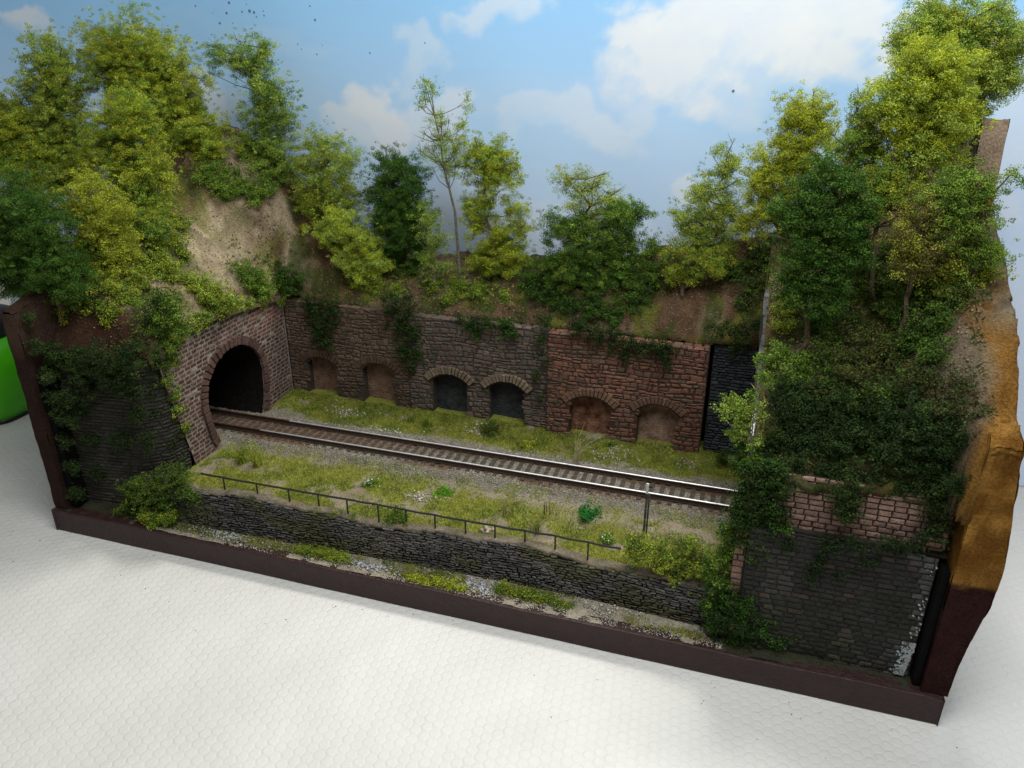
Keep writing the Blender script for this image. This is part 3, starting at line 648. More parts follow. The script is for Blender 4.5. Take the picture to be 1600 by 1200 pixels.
# ------------------------------------------------------------------ right block facade
def right_facade():
    t = thing('right_facade', 'tall dark block wall at the right end with white streaks on its right edge', 'stone wall', (69, 2.5, 5))
    top = lambda x: 29.6 - 1.2 * (x - 56) / 27
    mb = MB(); mb.box(55.6, 82.8, 2.6, 5.2, 4.0, 28.2, (0.024, 0.022, 0.019)); mb.build('mortar_core', 'darkstone', t)
    def colf(u, v, r):
        c = np.array([0.027, 0.026, 0.023]) * r.uniform(0.8, 1.2) if r.random() > 0.06 else np.array([0.06, 0.04, 0.033])
        ms = float(sstep(0.48, 0.66, fbm(u * .13, v * .16, 82, 4))) * 0.75; c = c * (1 - ms) + np.array([0.022, 0.026, 0.013]) * ms * r.uniform(.7, 1.2)
        st = float(sstep(0.55, 0.7, fbm(u * .5, v * .05, 83, 3))); c = c * (1 + 0.7 * st)
        e = 0.0
        if u > 78.5 and v < 12: e = max(e, (u - 78.5) / 4 * 0.3 * r.random())
        if u > 81.0: e = max(e, 0.2 * r.random())
        if v > 26 and u > 79: e = max(e, 0.25 * r.random())
        return c * (1 - e) + np.array([0.42, 0.44, 0.44]) * e
    mb = MB(); masonry(mb, 55.7, 82.8, 4.8, 28.6, lambda u, v, d: (u, 2.6 - d, v), (0.85, 1.1), (1.4, 2.8), 0.10, 0.2, lambda u, v: v < top(u), colf, 0.07, 0.14, 0.12, 31)
    mb.build('block_facing', 'darkstone', t)
    # ragged white flakes of paint on the right edge
    mb = MB()
    for k in range(270):
        z = random.uniform(6, 12.5) if k < 248 else random.uniform(13, 28.5); x = 82.6 - abs(random.gauss(0, 0.8 if k < 300 else 0.3)) - (0.12 * (12 - z) if z < 12 else 0)
        s = random.uniform(0.05, 0.2)
        mb.add([(x - s, 1.96, z - s * .5), (x + s * .8, 1.94, z - s), (x + s, 1.96, z + s), (x - s * .4, 1.93, z + s * .8), (x - s * .3, 2.3, z), (x + s * .3, 2.3, z)], [(0, 1, 2, 3), (0, 4, 5, 1)], (0.36, 0.39, 0.40))
    mb.build('paint_flakes', 'pebble', t)
    tp = thing('pink_brick_wall', 'pinkish brick wall band above the dark right-hand wall', 'brick wall', (69, 4, 28))
    mb = MB(); mb.box(56.4, 83.8, 4.4, 5.6, 27.5, 38.0, (0.05, 0.03, 0.024)); mb.build('mortar_core', 'stone', tp)
    mb = MB(); masonry(mb, 56.5, 83.7, 28.2, 38.1, lambda u, v, d: (u, 4.4 - d, v), (0.98, 1.04), (1.7, 2.3), 0.12, 0.25, lambda u, v: True, cf((0.28, 0.18, 0.145), 0.2), 0.05, 0.12, 0, 33)
    mb.build('brickwork', 'stone', tp)
    mb = MB(); mb.box(56.2, 83.9, 3.2, 5.5, 28.25, 28.75, (0.05, 0.045, 0.035)); mb.build('ledge', 'earth', tp)
    tq = thing('brick_pilaster', 'narrow pinkish brick pilaster at the left corner of the dark wall', 'pilaster', (54.6, 4, 5))
    mb = MB(); mb.box(53.6, 55.5, 3.4, 6.0, 5.0, 37.0, (0.06, 0.04, 0.03)); mb.build('mortar_core', 'stone', tq)
    mb = MB(); masonry(mb, 53.6, 55.5, 5.0, 37.0, lambda u, v, d: (u, 3.4 - d, v), (1.2, 1.3), (1.9, 2.4), 0.12, 0.25, lambda u, v: True, cf((0.24, 0.145, 0.12), 0.12), 0.04, 0.1, 0, 34)
    mb.build('brickwork', 'stone', tq)
    mbx = None
    # thin board that closes the hill where the cutting is cut off
    tb = thing('edge_board', 'thin weathered grey board edging the right hill, white at its lower end', 'board', (53.6, 8, 40))
    for nm, ya, yb, mt, wd in (('grey_strip', 17.5, 44, 'board', 0.6), ('white_strip', 8.5, 17.2, 'white', 0.42)):
        mb = MB(); ysx = np.linspace(ya, yb, 24); v = []
        for y in ysx:
            h = float(hill(54.3, y)) + 0.5; w = wd * (0.75 + 0.3 * math.sin(y * 0.5)); b_ = 0.3 * math.sin((y - 8) * 0.09)
            v += [(54.1 - w + b_ * .6, y, h - 6), (54.1 - w + b_ * .6, y, h), (54.15 + w * 0.4 + b_ * .6, y, h), (54.15 + w * 0.4 + b_ * .6, y, h - 6)]
        f = []
        for i in range(23):
            p, q = 4 * i, 4 * i + 4; f += [(p, q, q + 1, p + 1), (p + 1, q + 1, q + 2, p + 2), (p + 2, q + 2, q + 3, p + 3), (p + 3, q + 3, q, p)]
        f += [(3, 2, 1, 0), (92, 93, 94, 95)]; mb.add(v, f); mb.build(nm, mt, tb)
    mb = MB(); ysx = np.linspace(6, 74.6, 80)
    for a_, b_ in zip(ysx[:-1], ysx[1:]): mb.add([(54.7, a_, 36), (54.7, b_, 36), (54.7, b_, float(hill(54.7, b_)) - .3), (54.7, a_, float(hill(54.7, a_)) - .3)], [(0, 1, 2, 3)], (0.05, 0.04, 0.022))
    mb.build('cut_face', 'earth', tb)
right_facade()

# ------------------------------------------------------------------ front retaining wall
def low_wall():
    t = thing('retaining_wall', 'low dark irregular slate wall along the front with sandy top', 'stone wall', (-5, 5, 5))
    x0, x1 = -62.5, 53.4
    mb = MB(); xs_ = np.linspace(x0, x1, 160); v = []; f = []
    for i, x in enumerate(xs_):
        y = float(wall_y(x)); h = float(wall_top(x)) + float(fbm(x * 0.6, 0, 3, 3) - .5) * 0.8
        v += [(x, y - 0.5, 4.8), (x, y, h - 0.35), (x, y + 0.5, h), (x, y + 2.2, h + 0.1), (x, y + 2.2, 4.8)]
        if i:
            a = 5 * (i - 1); b = 5 * i; f += [(a + k, b + k, b + k + 1, a + k + 1) for k in range(4)]
    V = np.array(v); C = np.where((np.arange(len(V)) % 5 >= 2)[:, None], np.array([0.24, 0.20, 0.14]), np.array([0.014, 0.013, 0.013]))
    C = C * np.where((np.arange(len(V)) % 5 >= 2), 0.45 + 0.9 * fbm(V[:, 0] * .35, V[:, 1] * .5, 61, 3), 1)[:, None]
    mb.add(V, f, C); mb.build('wall_core', 'earth', t)
    def col(u, v, r):
        n = float(fbm(u * .08, v * .3, 71, 3)); c = np.array([0.088, 0.083, 0.076]) * (0.45 + 1.1 * n) * r.uniform(0.6, 1.4)
        ms = float(sstep(0.5, 0.66, fbm(u * .15, v * .3, 72, 3))) * 0.7; c = c * (1 - ms) + np.array([0.075, 0.078, 0.028]) * ms * r.uniform(.6, 1.3)
        return c
    mb = MB(); masonry(mb, x0, x1, 4.9, 15.2, lambda u, v, d: (u, float(wall_y(u)) - 0.42 + (v - 5) * 0.045 - d, v), (0.3, 0.62), (0.7, 2.2), 0.06, 0.22, lambda u, v: v < wall_top(u) - 0.1 + 0.3 * math.sin(u * 1.7), col, 0.16, 0.14, 0.22, 41)
    mb.build('stone_facing', 'darkstone', t)
low_wall()

# ------------------------------------------------------------------ track
def track():
    t = thing('railway_track', 'single railway track with shiny railheads and dark sleepers', 'railway track', (0, TRY, 12.7))
    def ty(x): return TRY + 0.25 * math.sin((x + 60) * 0.012)
    xs_ = np.linspace(-80, 84, 60)
    for s in (-1, 1):
        mb = MB(); prof = [(-0.32, 0), (0.32, 0), (0.1, 0.2), (0.1, 0.75), (0.18, 0.85), (0.18, 1.0), (-0.18, 1.0), (-0.18, 0.85), (-0.1, 0.75), (-0.1, 0.2)]
        v = []; n = len(prof)
        for x in xs_: v += [(x, ty(x) + s * 3.12 + p[0], 13.0 + p[1]) for p in prof]
        mb.add(v, [(i * n + k, i * n + (k + 1) % n, (i + 1) * n + (k + 1) % n, (i + 1) * n + k) for i in range(len(xs_) - 1) for k in range(n)])
        r = mb.build('rail', 'rust', t)
        mb = MB(); xa = -56 if s < 0 else -52
        xx = np.linspace(xa, 84, 50); v = []
        q = [(-0.2, 13.9), (-0.16, 14.0), (-0.07, 14.06), (0.03, 14.08), (0.16, 14.05)]
        for x in xx: v += [(x, ty(x) + s * 3.12 + a_, b_) for a_, b_ in q]
        mb.add(v, [(5 * i + k, 5 * i + 5 + k, 5 * i + 6 + k, 5 * i + 1 + k) for i in range(49) for k in range(4)]); h = mb.build('railhead', 'rail', r, smooth=True)
    me = None; k = 0
    for x in np.arange(-78, 83, 2.08):
        if me is None:
            mb = MB(); mb.box(-0.46, 0.46, -4.35, 4.35, -0.6, 0.24); o = mb.build('sleeper', 'sleeper', t, origin=(0, 0, 0), bevel=0.06); me = o
        else:
            o = me.copy(); COL.objects.link(o); o.parent = t
        jx = random.uniform(-.06, .06)
        o.location = Vector(((x + jx) * S, 0, (12.72 - 12.7 + random.uniform(-0.05, 0.02)) * S)); o.rotation_euler = (0, 0, random.uniform(-.012, .012))
    for x in np.arange(-76.9, -20, 2.08):
        pass
track()

# ------------------------------------------------------------------ railing
def railing():
    posts = [(355, 766), (409, 773), (456, 784), (503, 791), (549, 797), (596, 806), (640, 812), (683, 822), (729, 832), (773, 843), (819, 853), (867, 860), (920, 865)]
    t = thing('iron_railing', 'thin black iron railing with short posts along the low wall', 'railing', (-10, 8, 13.5))
    tops = []
    first = W(315, 741, 7.4)
    for (px, py) in posts:
        b = WZ(px, py, 13.4); x = b[0]; y = float(wall_y(x)) + 1.3 + 0.9 * float(sstep(0, -60, x)); zg = float(wall_top(x)) - 0.4; ty_ = float(np.interp(px, [315, 403, 500, 595, 681, 772, 867, 970], [740, 756, 773, 789, 805, 821, 837, 857])); zt_ = float(W(px, ty_, y)[2])
        tops.append((x, y, zt_))
        mb = MB(); mb.tube([(x, y, zg - 0.6), (x, y, zt_)], 0.17, 6); mb.box(x - 0.3, x + 0.3, y - 0.3, y + 0.3, zg - 0.2, zg + 0.15)
        mb.build('post', 'iron', t)
    x = tops[0][0] - 5.5; a0 = W(315, 740, tops[0][1] + .2); a1 = W(970, 857, tops[-1][1] - .2); pts = [tuple(a0)] + tops + [tuple(a1)]
    pp = []
    for p, q in zip(pts[:-1], pts[1:]):
        for k in range(4): a = k / 4; pp.append(tuple(np.array(p) * (1 - a) + np.array(q) * a + np.array([0, random.uniform(-.04, .04), -0.1 * math.sin(a * math.pi) + random.uniform(-.04, .04)])))
    pp.append(pts[-1]); mb = MB(); mb.tube(pp, 0.2, 6); mb.build('handrail', 'iron', t)
railing()

# marker post beside the track
def marker():
    b = WZ(1007, 832, 12.2); t = thing('marker_post', 'thin grey trackside post with white top in front of the rails', 'post', b)
    top = W(1010, 755, b[1]); z1 = top[2]
    mb = MB(); mb.box(b[0] - 0.35, b[0] + 0.05, b[1] - 0.12, b[1] + 0.12, b[2] - 0.5, z1 - 2.2); mb.box(b[0] + 0.16, b[0] + 0.5, b[1] - 0.1, b[1] + 0.14, b[2] - 0.5, z1 - 2.4); mb.build('shaft', M['board'], t)
    mb = MB(); mb.box(b[0] - 0.38, b[0] + 0.12, b[1] - 0.2, b[1] + 0.16, z1 - 2.2, z1); mb.build('white_cap', 'white', t, bevel=0.06)
    mb = MB(); mb.box(b[0] - 0.15, b[0] + 0.75, b[1] - 0.05, b[1] + 0.2, z1 - 0.9, z1 - 0.5); mb.build('crosspiece', 'sleeper', t)
marker()

# ------------------------------------------------------------------ foliage
YEL = (0.345, 0.395, 0.030); OLI = (0.28, 0.31, 0.032); MID = (0.17, 0.26, 0.034); LIT = (0.30, 0.39, 0.065); DRK = (0.045, 0.105, 0.016); DK2 = (0.085, 0.155, 0.022); IVY = (0.022, 0.042, 0.012); IV2 = (0.045, 0.075, 0.018)
def leaves(blobs, cols, dens=1.0, leaf=0.42, clump=1.25, seed=0, hollow=0.45, gap=0.25, stretch=(1, 1, 1), dead=0.0):
    """blobs: (centre xyz, radius xyz). Returns V,F,C of small folded leaf quads gathered in clumps."""
    r = np.random.default_rng(seed); VV = []; CC = []; cents = []
    cols = [np.array(c) for c in cols]
    for bi, (c, rad) in enumerate(blobs):
        c = np.array(c, float); rad = np.array(rad, float); rm = float(np.prod(rad) ** (1 / 3))
        nc = max(6, int(4.4 * (rm / clump) ** 2 * (1.0 + 0.25 * rm / clump)))
        d = r.normal(size=(nc, 3)); d /= np.linalg.norm(d, axis=1)[:, None]
        rr = hollow + (1 - hollow) * r.random(nc) ** 0.6
        lump = 0.80 + 0.5 * np.sin(d[:, 0] * 4 + bi) * np.cos(d[:, 2] * 5 + bi * 2)
        cc = c + d * (rr * lump)[:, None] * rad
        keep = r.random(nc) > gap; cc = cc[keep]
        no = max(1, nc // 7); d2 = r.normal(size=(no, 3)); d2[:, 2] = np.abs(d2[:, 2]) * 0.8; d2 /= np.linalg.norm(d2, axis=1)[:, None]; cc = np.concatenate([cc, c + d2 * rad * r.uniform(1.0, 1.32, (no, 1))]); cents.append(cc); isout = np.arange(len(cc)) >= len(cc) - no
        for qi, q in enumerate(cc):
            cs = clump * (r.uniform(0.5, 1.3) if not isout[qi] else r.uniform(0.3, 0.6)); n = int(dens * 80 * (cs / 1.25) ** 2 * (0.42 / leaf) ** 1.6)
            dd = r.normal(size=(n, 3)); dd /= np.linalg.norm(dd, axis=1)[:, None] + 1e-9
            p = q + dd * (cs * r.random((n, 1)) ** 0.45) * np.array([1.1, 1.1, 0.8])
            nrm = r.normal(size=(n, 3)) * 0.7 + dd * 0.7 + np.array([0, 0, 0.35]); nrm /= np.linalg.norm(nrm, axis=1)[:, None]
            a = np.cross(nrm, r.normal(size=(n, 3))); a /= np.linalg.norm(a, axis=1)[:, None] + 1e-9; b = np.cross(nrm, a)
            s = leaf * r.uniform(0.5, 1.15, (n, 1))
            quad = np.stack([p - a * s * .5, p - b * s * .36, p + a * s * .5, p + b * s * .36], 1); VV.append(quad.reshape(-1, 3))
            base = cols[r.integers(len(cols))]; k = r.uniform(0.85, 1.15)
            lc = base[None, :] * k * r.uniform(0.72, 1.3, (n, 1)); mixn = r.random(n) < 0.12
            lc[mixn] = cols[r.integers(len(cols))] * 1.05
            if dead: lc[r.random(n) < dead] = (0.20, 0.15, 0.07)
            CC.append(np.repeat(lc, 4, 0))
    V = np.concatenate(VV); C = np.concatenate(CC); F = np.arange(len(V)).reshape(-1, 4)
    return V, F, C, np.concatenate(cents)

def px_blobs(bl, y, sy=0.9):
    out = []
    for b in bl:
        px, py, r = b[:3]; dy = b[3] if len(b) > 3 else 0; ry = b[4] if len(b) > 4 else r
        c = W(px, py, y + dy); r = r * 1.17; ry = ry * 1.17; sc = np.linalg.norm(c - CAMP) / F_PX
        out.append((c, (r * sc, r * sc * sy, ry * sc)))
    return out
seedn = [100]
def tree(name, label, bl, y, base_px, cols, group='model trees on the hills', dens=1.1, leaf=0.29, clump=1.25, gap=0.27, hollow=0.45, trunk_r=0.55, bark='bark', twigs=26, base_z=None, dead=0.0):
    seedn[0] += 1; sd = seedn[0]; r = random.Random(sd)
    B = px_blobs(bl, y); V, F, C, cents = leaves(B, cols, dens * 1.05, leaf, clump * 0.92, sd, 0.35, min(0.58, gap + 0.18), dead=dead)
    lowest = min(B, key=lambda b: b[0][2]); bx = W(base_px, 400, y)[0] if base_px else lowest[0][0]
    bz = float(hill(bx, y)) - 0.4 if base_z is None else base_z
    base = np.array([bx, y, bz])
    t = thing(name, label, 'tree' if 'tree' in name else 'shrub', base, group)
    mesh_obj('foliage', V, F, C, 'leaf', t, origin=base)
    mb = MB(); order = sorted(B, key=lambda b: b[0][2]); prev = base; rad = trunk_r
    path = [base]
    for b in order: path.append(b[0])
    top = order[-1][0]
    main = [base]
    for k in range(1, 9):
        a = k / 8; p = base * (1 - a) + top * a; near = min(B, key=lambda b: abs(b[0][2] - p[2]))[0]
        p = p * 0.6 + np.array([near[0], near[1], p[2]]) * 0.4 * 1.0 if k < 8 else top; main.append(p + np.array([r.uniform(-.4, .4), r.uniform(-.4, .4), 0]))
    mb.tube(main, [trunk_r * (1 - 0.8 * i / 8) for i in range(9)], 6)
    idx = r.sample(range(len(cents)), min(twigs, len(cents)))
    for i in idx:
        q = cents[i]; k = min(range(9), key=lambda j: abs(main[j][2] - (q[2] - 3))); s_ = main[k]
        m1 = (s_ + q) / 2 + np.array([r.uniform(-.6, .6), r.uniform(-.6, .6), -0.5]); mb.tube([s_, m1, q], [trunk_r * 0.32, trunk_r * 0.2, 0.06], 4)
        for _k in range(2):
            e = q + np.array([r.uniform(-1.6, 1.6), r.uniform(-1.2, 1.2), r.uniform(-0.3, 1.8)]); mb.tube([q * 0.7 + m1 * 0.3, e], [0.07, 0.03], 3)
    mb.build('trunk', bark, t, origin=base)
    return t

# left hill
tree('broadleaf_tree', 'yellowish tree cut by the left edge of the picture', [(20, 195, 40), (50, 235, 34), (15, 250, 40), (60, 290, 32), (-20, 220, 45)], 44, 20, [YEL, OLI, MID])
tree('broadleaf_tree', 'tall narrow mid-green tree, second from the left edge', [(82, 95, 34), (90, 135, 40), (70, 150, 30), (100, 185, 38), (85, 225, 42), (120, 250, 34), (100, 270, 40)], 50, 95, [MID, LIT, OLI], gap=0.32)
tree('broadleaf_tree', 'widest rounded yellow-green tree on top of the left hill', [(175, 90, 40), (215, 80, 42), (200, 120, 48), (255, 110, 40), (235, 150, 46), (285, 160, 38), (300, 200, 40), (270, 215, 38), (325, 230, 32), (290, 255, 34)], 60, 240, [YEL, MID, OLI], gap=0.22)
tree('broadleaf_tree', 'open airy tree leaning right at the crest of the left hill', [(405, 75, 20), (370, 90, 24), (335, 88, 20), (400, 110, 28), (420, 150, 34), (440, 180, 26), (405, 190, 26), (395, 230, 28), (430, 225, 28), (420, 262, 32), (455, 260, 20)], 68, 425, [MID, LIT, DK2], dens=0.95, gap=0.28, trunk_r=0.4, twigs=50)
tree('broadleaf_tree', 'olive tree in front of the wide rounded tree on the left hill', [(210, 180, 34), (190, 205, 38), (175, 235, 36), (215, 250, 40), (240, 270, 30), (205, 300, 44), (235, 320, 32)], 36, 200, [OLI, YEL, MID])
tree('broadleaf_tree', 'golden olive tree low on the left hill beside the darkest left tree', [(145, 300, 30), (165, 330, 34), (130, 340, 34), (175, 370, 36), (145, 400, 40), (180, 420, 32)], 20, 150, [YEL, OLI], dead=0.05)
tree('broadleaf_tree', 'dark green tree at the left front corner', [(30, 320, 42), (70, 350, 40), (10, 370, 50), (60, 400, 46), (95, 420, 38), (30, 430, 44), (110, 450, 26)], 9, 55, [DRK, DK2, DRK], leaf=0.29)
tree('broadleaf_tree', 'dark undergrowth tree filling the gap under the olive tree on the left', [(240, 360, 32), (220, 340, 30), (200, 380, 30), (190, 420, 28)], 30, 225, [MID, DK2, OLI])
# behind the arcade
tree('broadleaf_tree', 'light green speckled tree right of the left hill crest', [(500, 235, 30), (535, 245, 26), (485, 270, 32), (525, 280, 34), (510, 315, 38), (545, 310, 26), (485, 310, 26)], 67, 510, [LIT, MID, OLI], dens=0.8, gap=0.3)
tree('round_shrub', 'bright yellow-green bushy shrub below the speckled tree', [(530, 345, 26), (515, 365, 28), (560, 370, 30), (550, 400, 32), (580, 405, 24), (570, 425, 24)], 61, 560, [YEL, LIT], gap=0.15)
tree('broadleaf_tree', 'dark green dense tree left of the thin birch', [(612, 262, 28), (640, 275, 26), (605, 300, 34), (640, 315, 30), (610, 345, 38), (645, 355, 34), (615, 380, 36), (655, 385, 24)], 68, 625, [DRK, DK2, DRK], gap=0.14)
tree('birch_tree', 'thin tall birch with bare stem and sparse leaves', [(668, 140, 17), (660, 160, 12), (685, 185, 16), (728, 168, 11), (722, 195, 11), (690, 215, 22), (712, 225, 20), (672, 240, 18), (700, 255, 24), (718, 262, 16), (728, 150, 8)], 66, 718, [LIT, MID, OLI], dens=0.5, leaf=0.29, clump=0.95, gap=0.34, trunk_r=0.42, bark='birch', twigs=46)
tree('broadleaf_tree', 'yellow-green tree with a pale crown patch, just right of the birch', [(745, 240, 26), (775, 250, 28), (765, 275, 34), (795, 275, 22), (735, 325, 20), (760, 320, 22), (805, 325, 22), (745, 350, 22), (812, 355, 20), (780, 375, 32), (800, 400, 28), (755, 395, 24), (770, 415, 28)], 66, 775, [OLI, MID, YEL], gap=0.22)
tree('leafy_shrub', 'pale sparse sapling in front of the birch foot', [(665, 340, 22), (685, 375, 24), (670, 400, 22), (695, 420, 20), (675, 430, 18)], 62, 685, [MID, LIT], dens=0.5, gap=0.42, bark='birch', trunk_r=0.3)
tree('broadleaf_tree', 'airy light-green tree rising in the middle of the back row', [(885, 280, 20), (905, 285, 22), (935, 290, 20), (905, 315, 26), (945, 318, 28), (925, 345, 28), (970, 320, 18)], 67, 915, [LIT, OLI], dens=0.6, gap=0.34, twigs=40)
tree('broadleaf_tree', 'deep green spreading tree in the middle of the back row', [(870, 355, 26), (900, 360, 26), (960, 340, 30), (985, 335, 20), (1005, 330, 14), (940, 380, 34), (900, 395, 36), (975, 380, 30), (865, 420, 30), (920, 430, 40), (970, 425, 34)], 64, 925, [DK2, DRK, MID], gap=0.16)
tree('leafy_shrub', 'small dark shrub right of the deep green spreading tree', [(1020, 385, 20), (1010, 410, 24), (1030, 430, 22), (1000, 440, 24)], 64, 1018, [DRK, DK2, MID], dens=0.8)
# right side
tree('broadleaf_tree', 'green tree with holes in its crown left of the yellow right tree', [(1135, 255, 24), (1125, 285, 28), (1095, 305, 24), (1075, 345, 30), (1110, 345, 34), (1140, 325, 28), (1090, 375, 30), (1130, 370, 26)], 66, 1105, [MID, OLI, LIT], gap=0.3, dens=0.85)
tree('round_shrub', 'low yellow-green shrub below the holed green tree', [(1070, 400, 26), (1085, 425, 24), (1060, 430, 22), (1110, 410, 26)], 62, 1075, [OLI, MID])
tree('broadleaf_tree', 'yellow leafed tree with flat top in the right half', [(1240, 175, 26), (1275, 175, 24), (1255, 200, 34), (1290, 205, 22), (1225, 240, 32), (1260, 240, 34), (1195, 270, 30), (1235, 285, 36), (1185, 300, 26), (1210, 330, 32), (1170, 350, 26)], 62, 1225, [YEL, YEL, OLI], gap=0.2, dead=0.03)
tree('broadleaf_tree', 'tallest tree at the top right corner', [(1445, 45, 36), (1495, 35, 40), (1545, 35, 32), (1420, 75, 26), (1480, 80, 50), (1540, 85, 44), (1580, 80, 24), (1560, 110, 34), (1520, 140, 44), (1475, 180, 40), (1500, 170, 34), (1475, 220, 30)], 50, 1480, [MID, OLI, LIT], gap=0.2, leaf=0.29, clump=1.4)
tree('broadleaf_tree', 'bright lime tree in front of the tallest top-right tree', [(1440, 95, 34), (1470, 110, 36), (1420, 140, 42), (1465, 150, 46), (1395, 160, 30), (1440, 195, 46), (1480, 200, 38), (1410, 210, 32), (1450, 240, 40)], 38, 1430, [YEL, LIT, YEL], gap=0.18, leaf=0.29)
tree('broadleaf_tree', 'mid green tree between the yellow and the lime trees', [(1355, 180, 28), (1375, 195, 30), (1340, 225, 34), (1370, 250, 36), (1400, 270, 30), (1330, 260, 26)], 42, 1365, [MID, MID, OLI])
tree('broadleaf_tree', 'darkest bushy tree overhanging the right end of the cutting', [(1300, 280, 34), (1270, 300, 32), (1330, 300, 30), (1250, 340, 34), (1290, 345, 42), (1325, 350, 30), (1245, 385, 36), (1285, 400, 40), (1250, 430, 34), (1300, 430, 30), (1345, 385, 24), (1240, 460, 28), (1280, 475, 30), (1225, 330, 24), (1320, 410, 28), (1350, 330, 24)], 26, 1270, [DRK, DK2, DRK], leaf=0.36)
tree('broadleaf_tree', 'small tree with forked bare trunk on the right slope', [(1375, 300, 30), (1405, 300, 28), (1360, 325, 22), (1425, 320, 24), (1390, 280, 26)], 34, 1385, [OLI, MID], trunk_r=0.45, gap=0.3)
tree('broadleaf_tree', 'mid green tree at the right edge in front of the ochre board', [(1485, 285, 24), (1530, 282, 22), (1578, 275, 16), (1495, 310, 30), (1535, 310, 20), (1480, 340, 30), (1520, 350, 32), (1500, 385, 30), (1540, 400, 28)], 24, 1510, [MID, DK2, MID], gap=0.24)
tree('leafy_shrub', 'brownish olive shrub in the middle of the right slope', [(1450, 330, 30), (1440, 365, 34), (1410, 380, 28), (1470, 390, 32), (1430, 405, 30)], 24, 1440, [OLI, (0.13, 0.11, 0.03)], dens=0.7, dead=0.15)

# ------------------------------------------------------------------ shrubs, ivy and undergrowth on surfaces
def patch(name, label, bl, y, cols, group, cat=None, dens=0.9, leaf=0.38, clump=0.95, gap=0.2, sy=0.3, base=None, dead=0.0, stems=0):
    seedn[0] += 1; B = []
    for b in bl:
        yy = y(b) if callable(y) else y; B += px_blobs([b], yy, sy)
    V, F, C, cents = leaves(B, cols, dens, leaf, clump, seedn[0], 0.2, gap, dead=dead)
    lo = min(B, key=lambda b: b[0][2])[0]; org = np.array([lo[0], lo[1], lo[2] - 1])
    if stems:
        t = thing(name, label, cat or name.split('_')[-1], org, group); mesh_obj('foliage', V, F, C, 'leaf', t, origin=org); mb = MB()
        r = random.Random(seedn[0])
        for i in range(stems):
            q = cents[r.randrange(len(cents))]; mb.tube([org + np.array([r.uniform(-.5, .5), r.uniform(-.3, .3), 0]), (org + q) / 2 + np.array([r.uniform(-.5, .5), 0, 0.3]), q], [0.14, 0.1, 0.05], 4)
        mb.build('stems', 'birch', t, origin=org); return t
    return tag(mesh_obj(name, V, F, C, 'leaf', origin=org), label, cat or name.split('_')[-1], group)
def surf_y(px, py):
    """depth at which the photo's line of sight meets the hill"""
    for y in np.arange(0, 74, 0.4):
        p = W(px, py, y)
        if bool(hkeep(p[0], y)) and p[2] < float(hill(p[0], y)): return y - 0.3
    return 64
G1 = 'ivy on the back walls'
wallY = lambda b: YW - 1.0
patch('ivy', 'dark ivy hanging down the brown wall near the tunnel', [(490, 478, 22), (520, 480, 20), (505, 500, 22), (500, 520, 20), (512, 535, 14)], YW - 0.9, [IVY, IV2], G1)
patch('ivy', 'long dark ivy column between the brown and the grey brown arches', [(610, 470, 20), (635, 480, 24), (625, 505, 22), (640, 520, 20), (630, 545, 18), (650, 555, 14), (640, 575, 12)], YW - 1.1, [IVY, IV2], G1)
patch('ivy', 'dark ivy fringe over the two dark arches', [(735, 505, 16), (760, 500, 18), (790, 510, 20), (745, 520, 14), (800, 522, 14), (720, 498, 12)], YW - 1.2, [IVY, IV2, DRK], G1)
patch('ivy', 'dark ivy strip down the joint left of the reddish wall', [(850, 500, 16), (845, 525, 14), (850, 555, 14), (838, 585, 12), (845, 620, 10)], YW - 1.3, [IVY, IV2], G1, gap=0.35)
patch('ivy', 'dark ivy mass along the top of the reddish wall', [(905, 510, 20), (930, 520, 22), (960, 530, 22), (990, 540, 20), (1020, 545, 20), (1040, 560, 14), (975, 560, 12), (1035, 548, 18)], YW - 2.2, [IVY, IV2, IVY], G1)
patch('ivy', 'dark ivy on the top of the slate wall', [(1130, 515, 20), (1160, 520, 22), (1150, 540, 16), (1185, 510, 18)], YW - 1.0, [IVY, IV2], G1)
G2 = 'undergrowth along the wall tops'
def hy(b): return b[3] if False else 58
patch('undergrowth', 'dark bush in the corner behind the tunnel portal', [(430, 430, 24), (455, 440, 24), (415, 415, 20), (440, 455, 16)], 55.5, [DRK, DK2, IV2], G2, 'shrub', sy=0.7, leaf=0.4)
patch('undergrowth', 'green bush on the tunnel portal top, nearest the corner', [(385, 435, 30), (410, 452, 22), (360, 445, 26), (345, 430, 20)], 47, [MID, DK2], G2, 'shrub', sy=0.7)
patch('undergrowth', 'bright green bush above the tunnel mouth', [(320, 455, 28), (350, 470, 24), (330, 485, 22), (290, 470, 26), (300, 490, 18), (365, 475, 16)], 31, [MID, OLI, LIT], G2, 'shrub', sy=0.6)
patch('undergrowth', 'trailing green bush on the front shoulder of the portal', [(250, 490, 28), (235, 515, 30), (255, 535, 22), (275, 500, 22), (210, 520, 26), (225, 545, 22), (260, 470, 22)], 13, [MID, IV2, DK2], G2, 'shrub', sy=0.6, gap=0.25)
patch('undergrowth', 'shaded ivy down the front corner of the portal', [(225, 545, 24), (245, 560, 18), (228, 590, 24), (238, 630, 20), (250, 660, 16), (262, 690, 18), (268, 720, 22), (285, 745, 18), (300, 765, 14), (245, 735, 18)], lambda b: 10 if b[0] < 250 else 11.5, [IVY, IV2, DK2], G2, 'ivy', sy=0.5, gap=0.25)
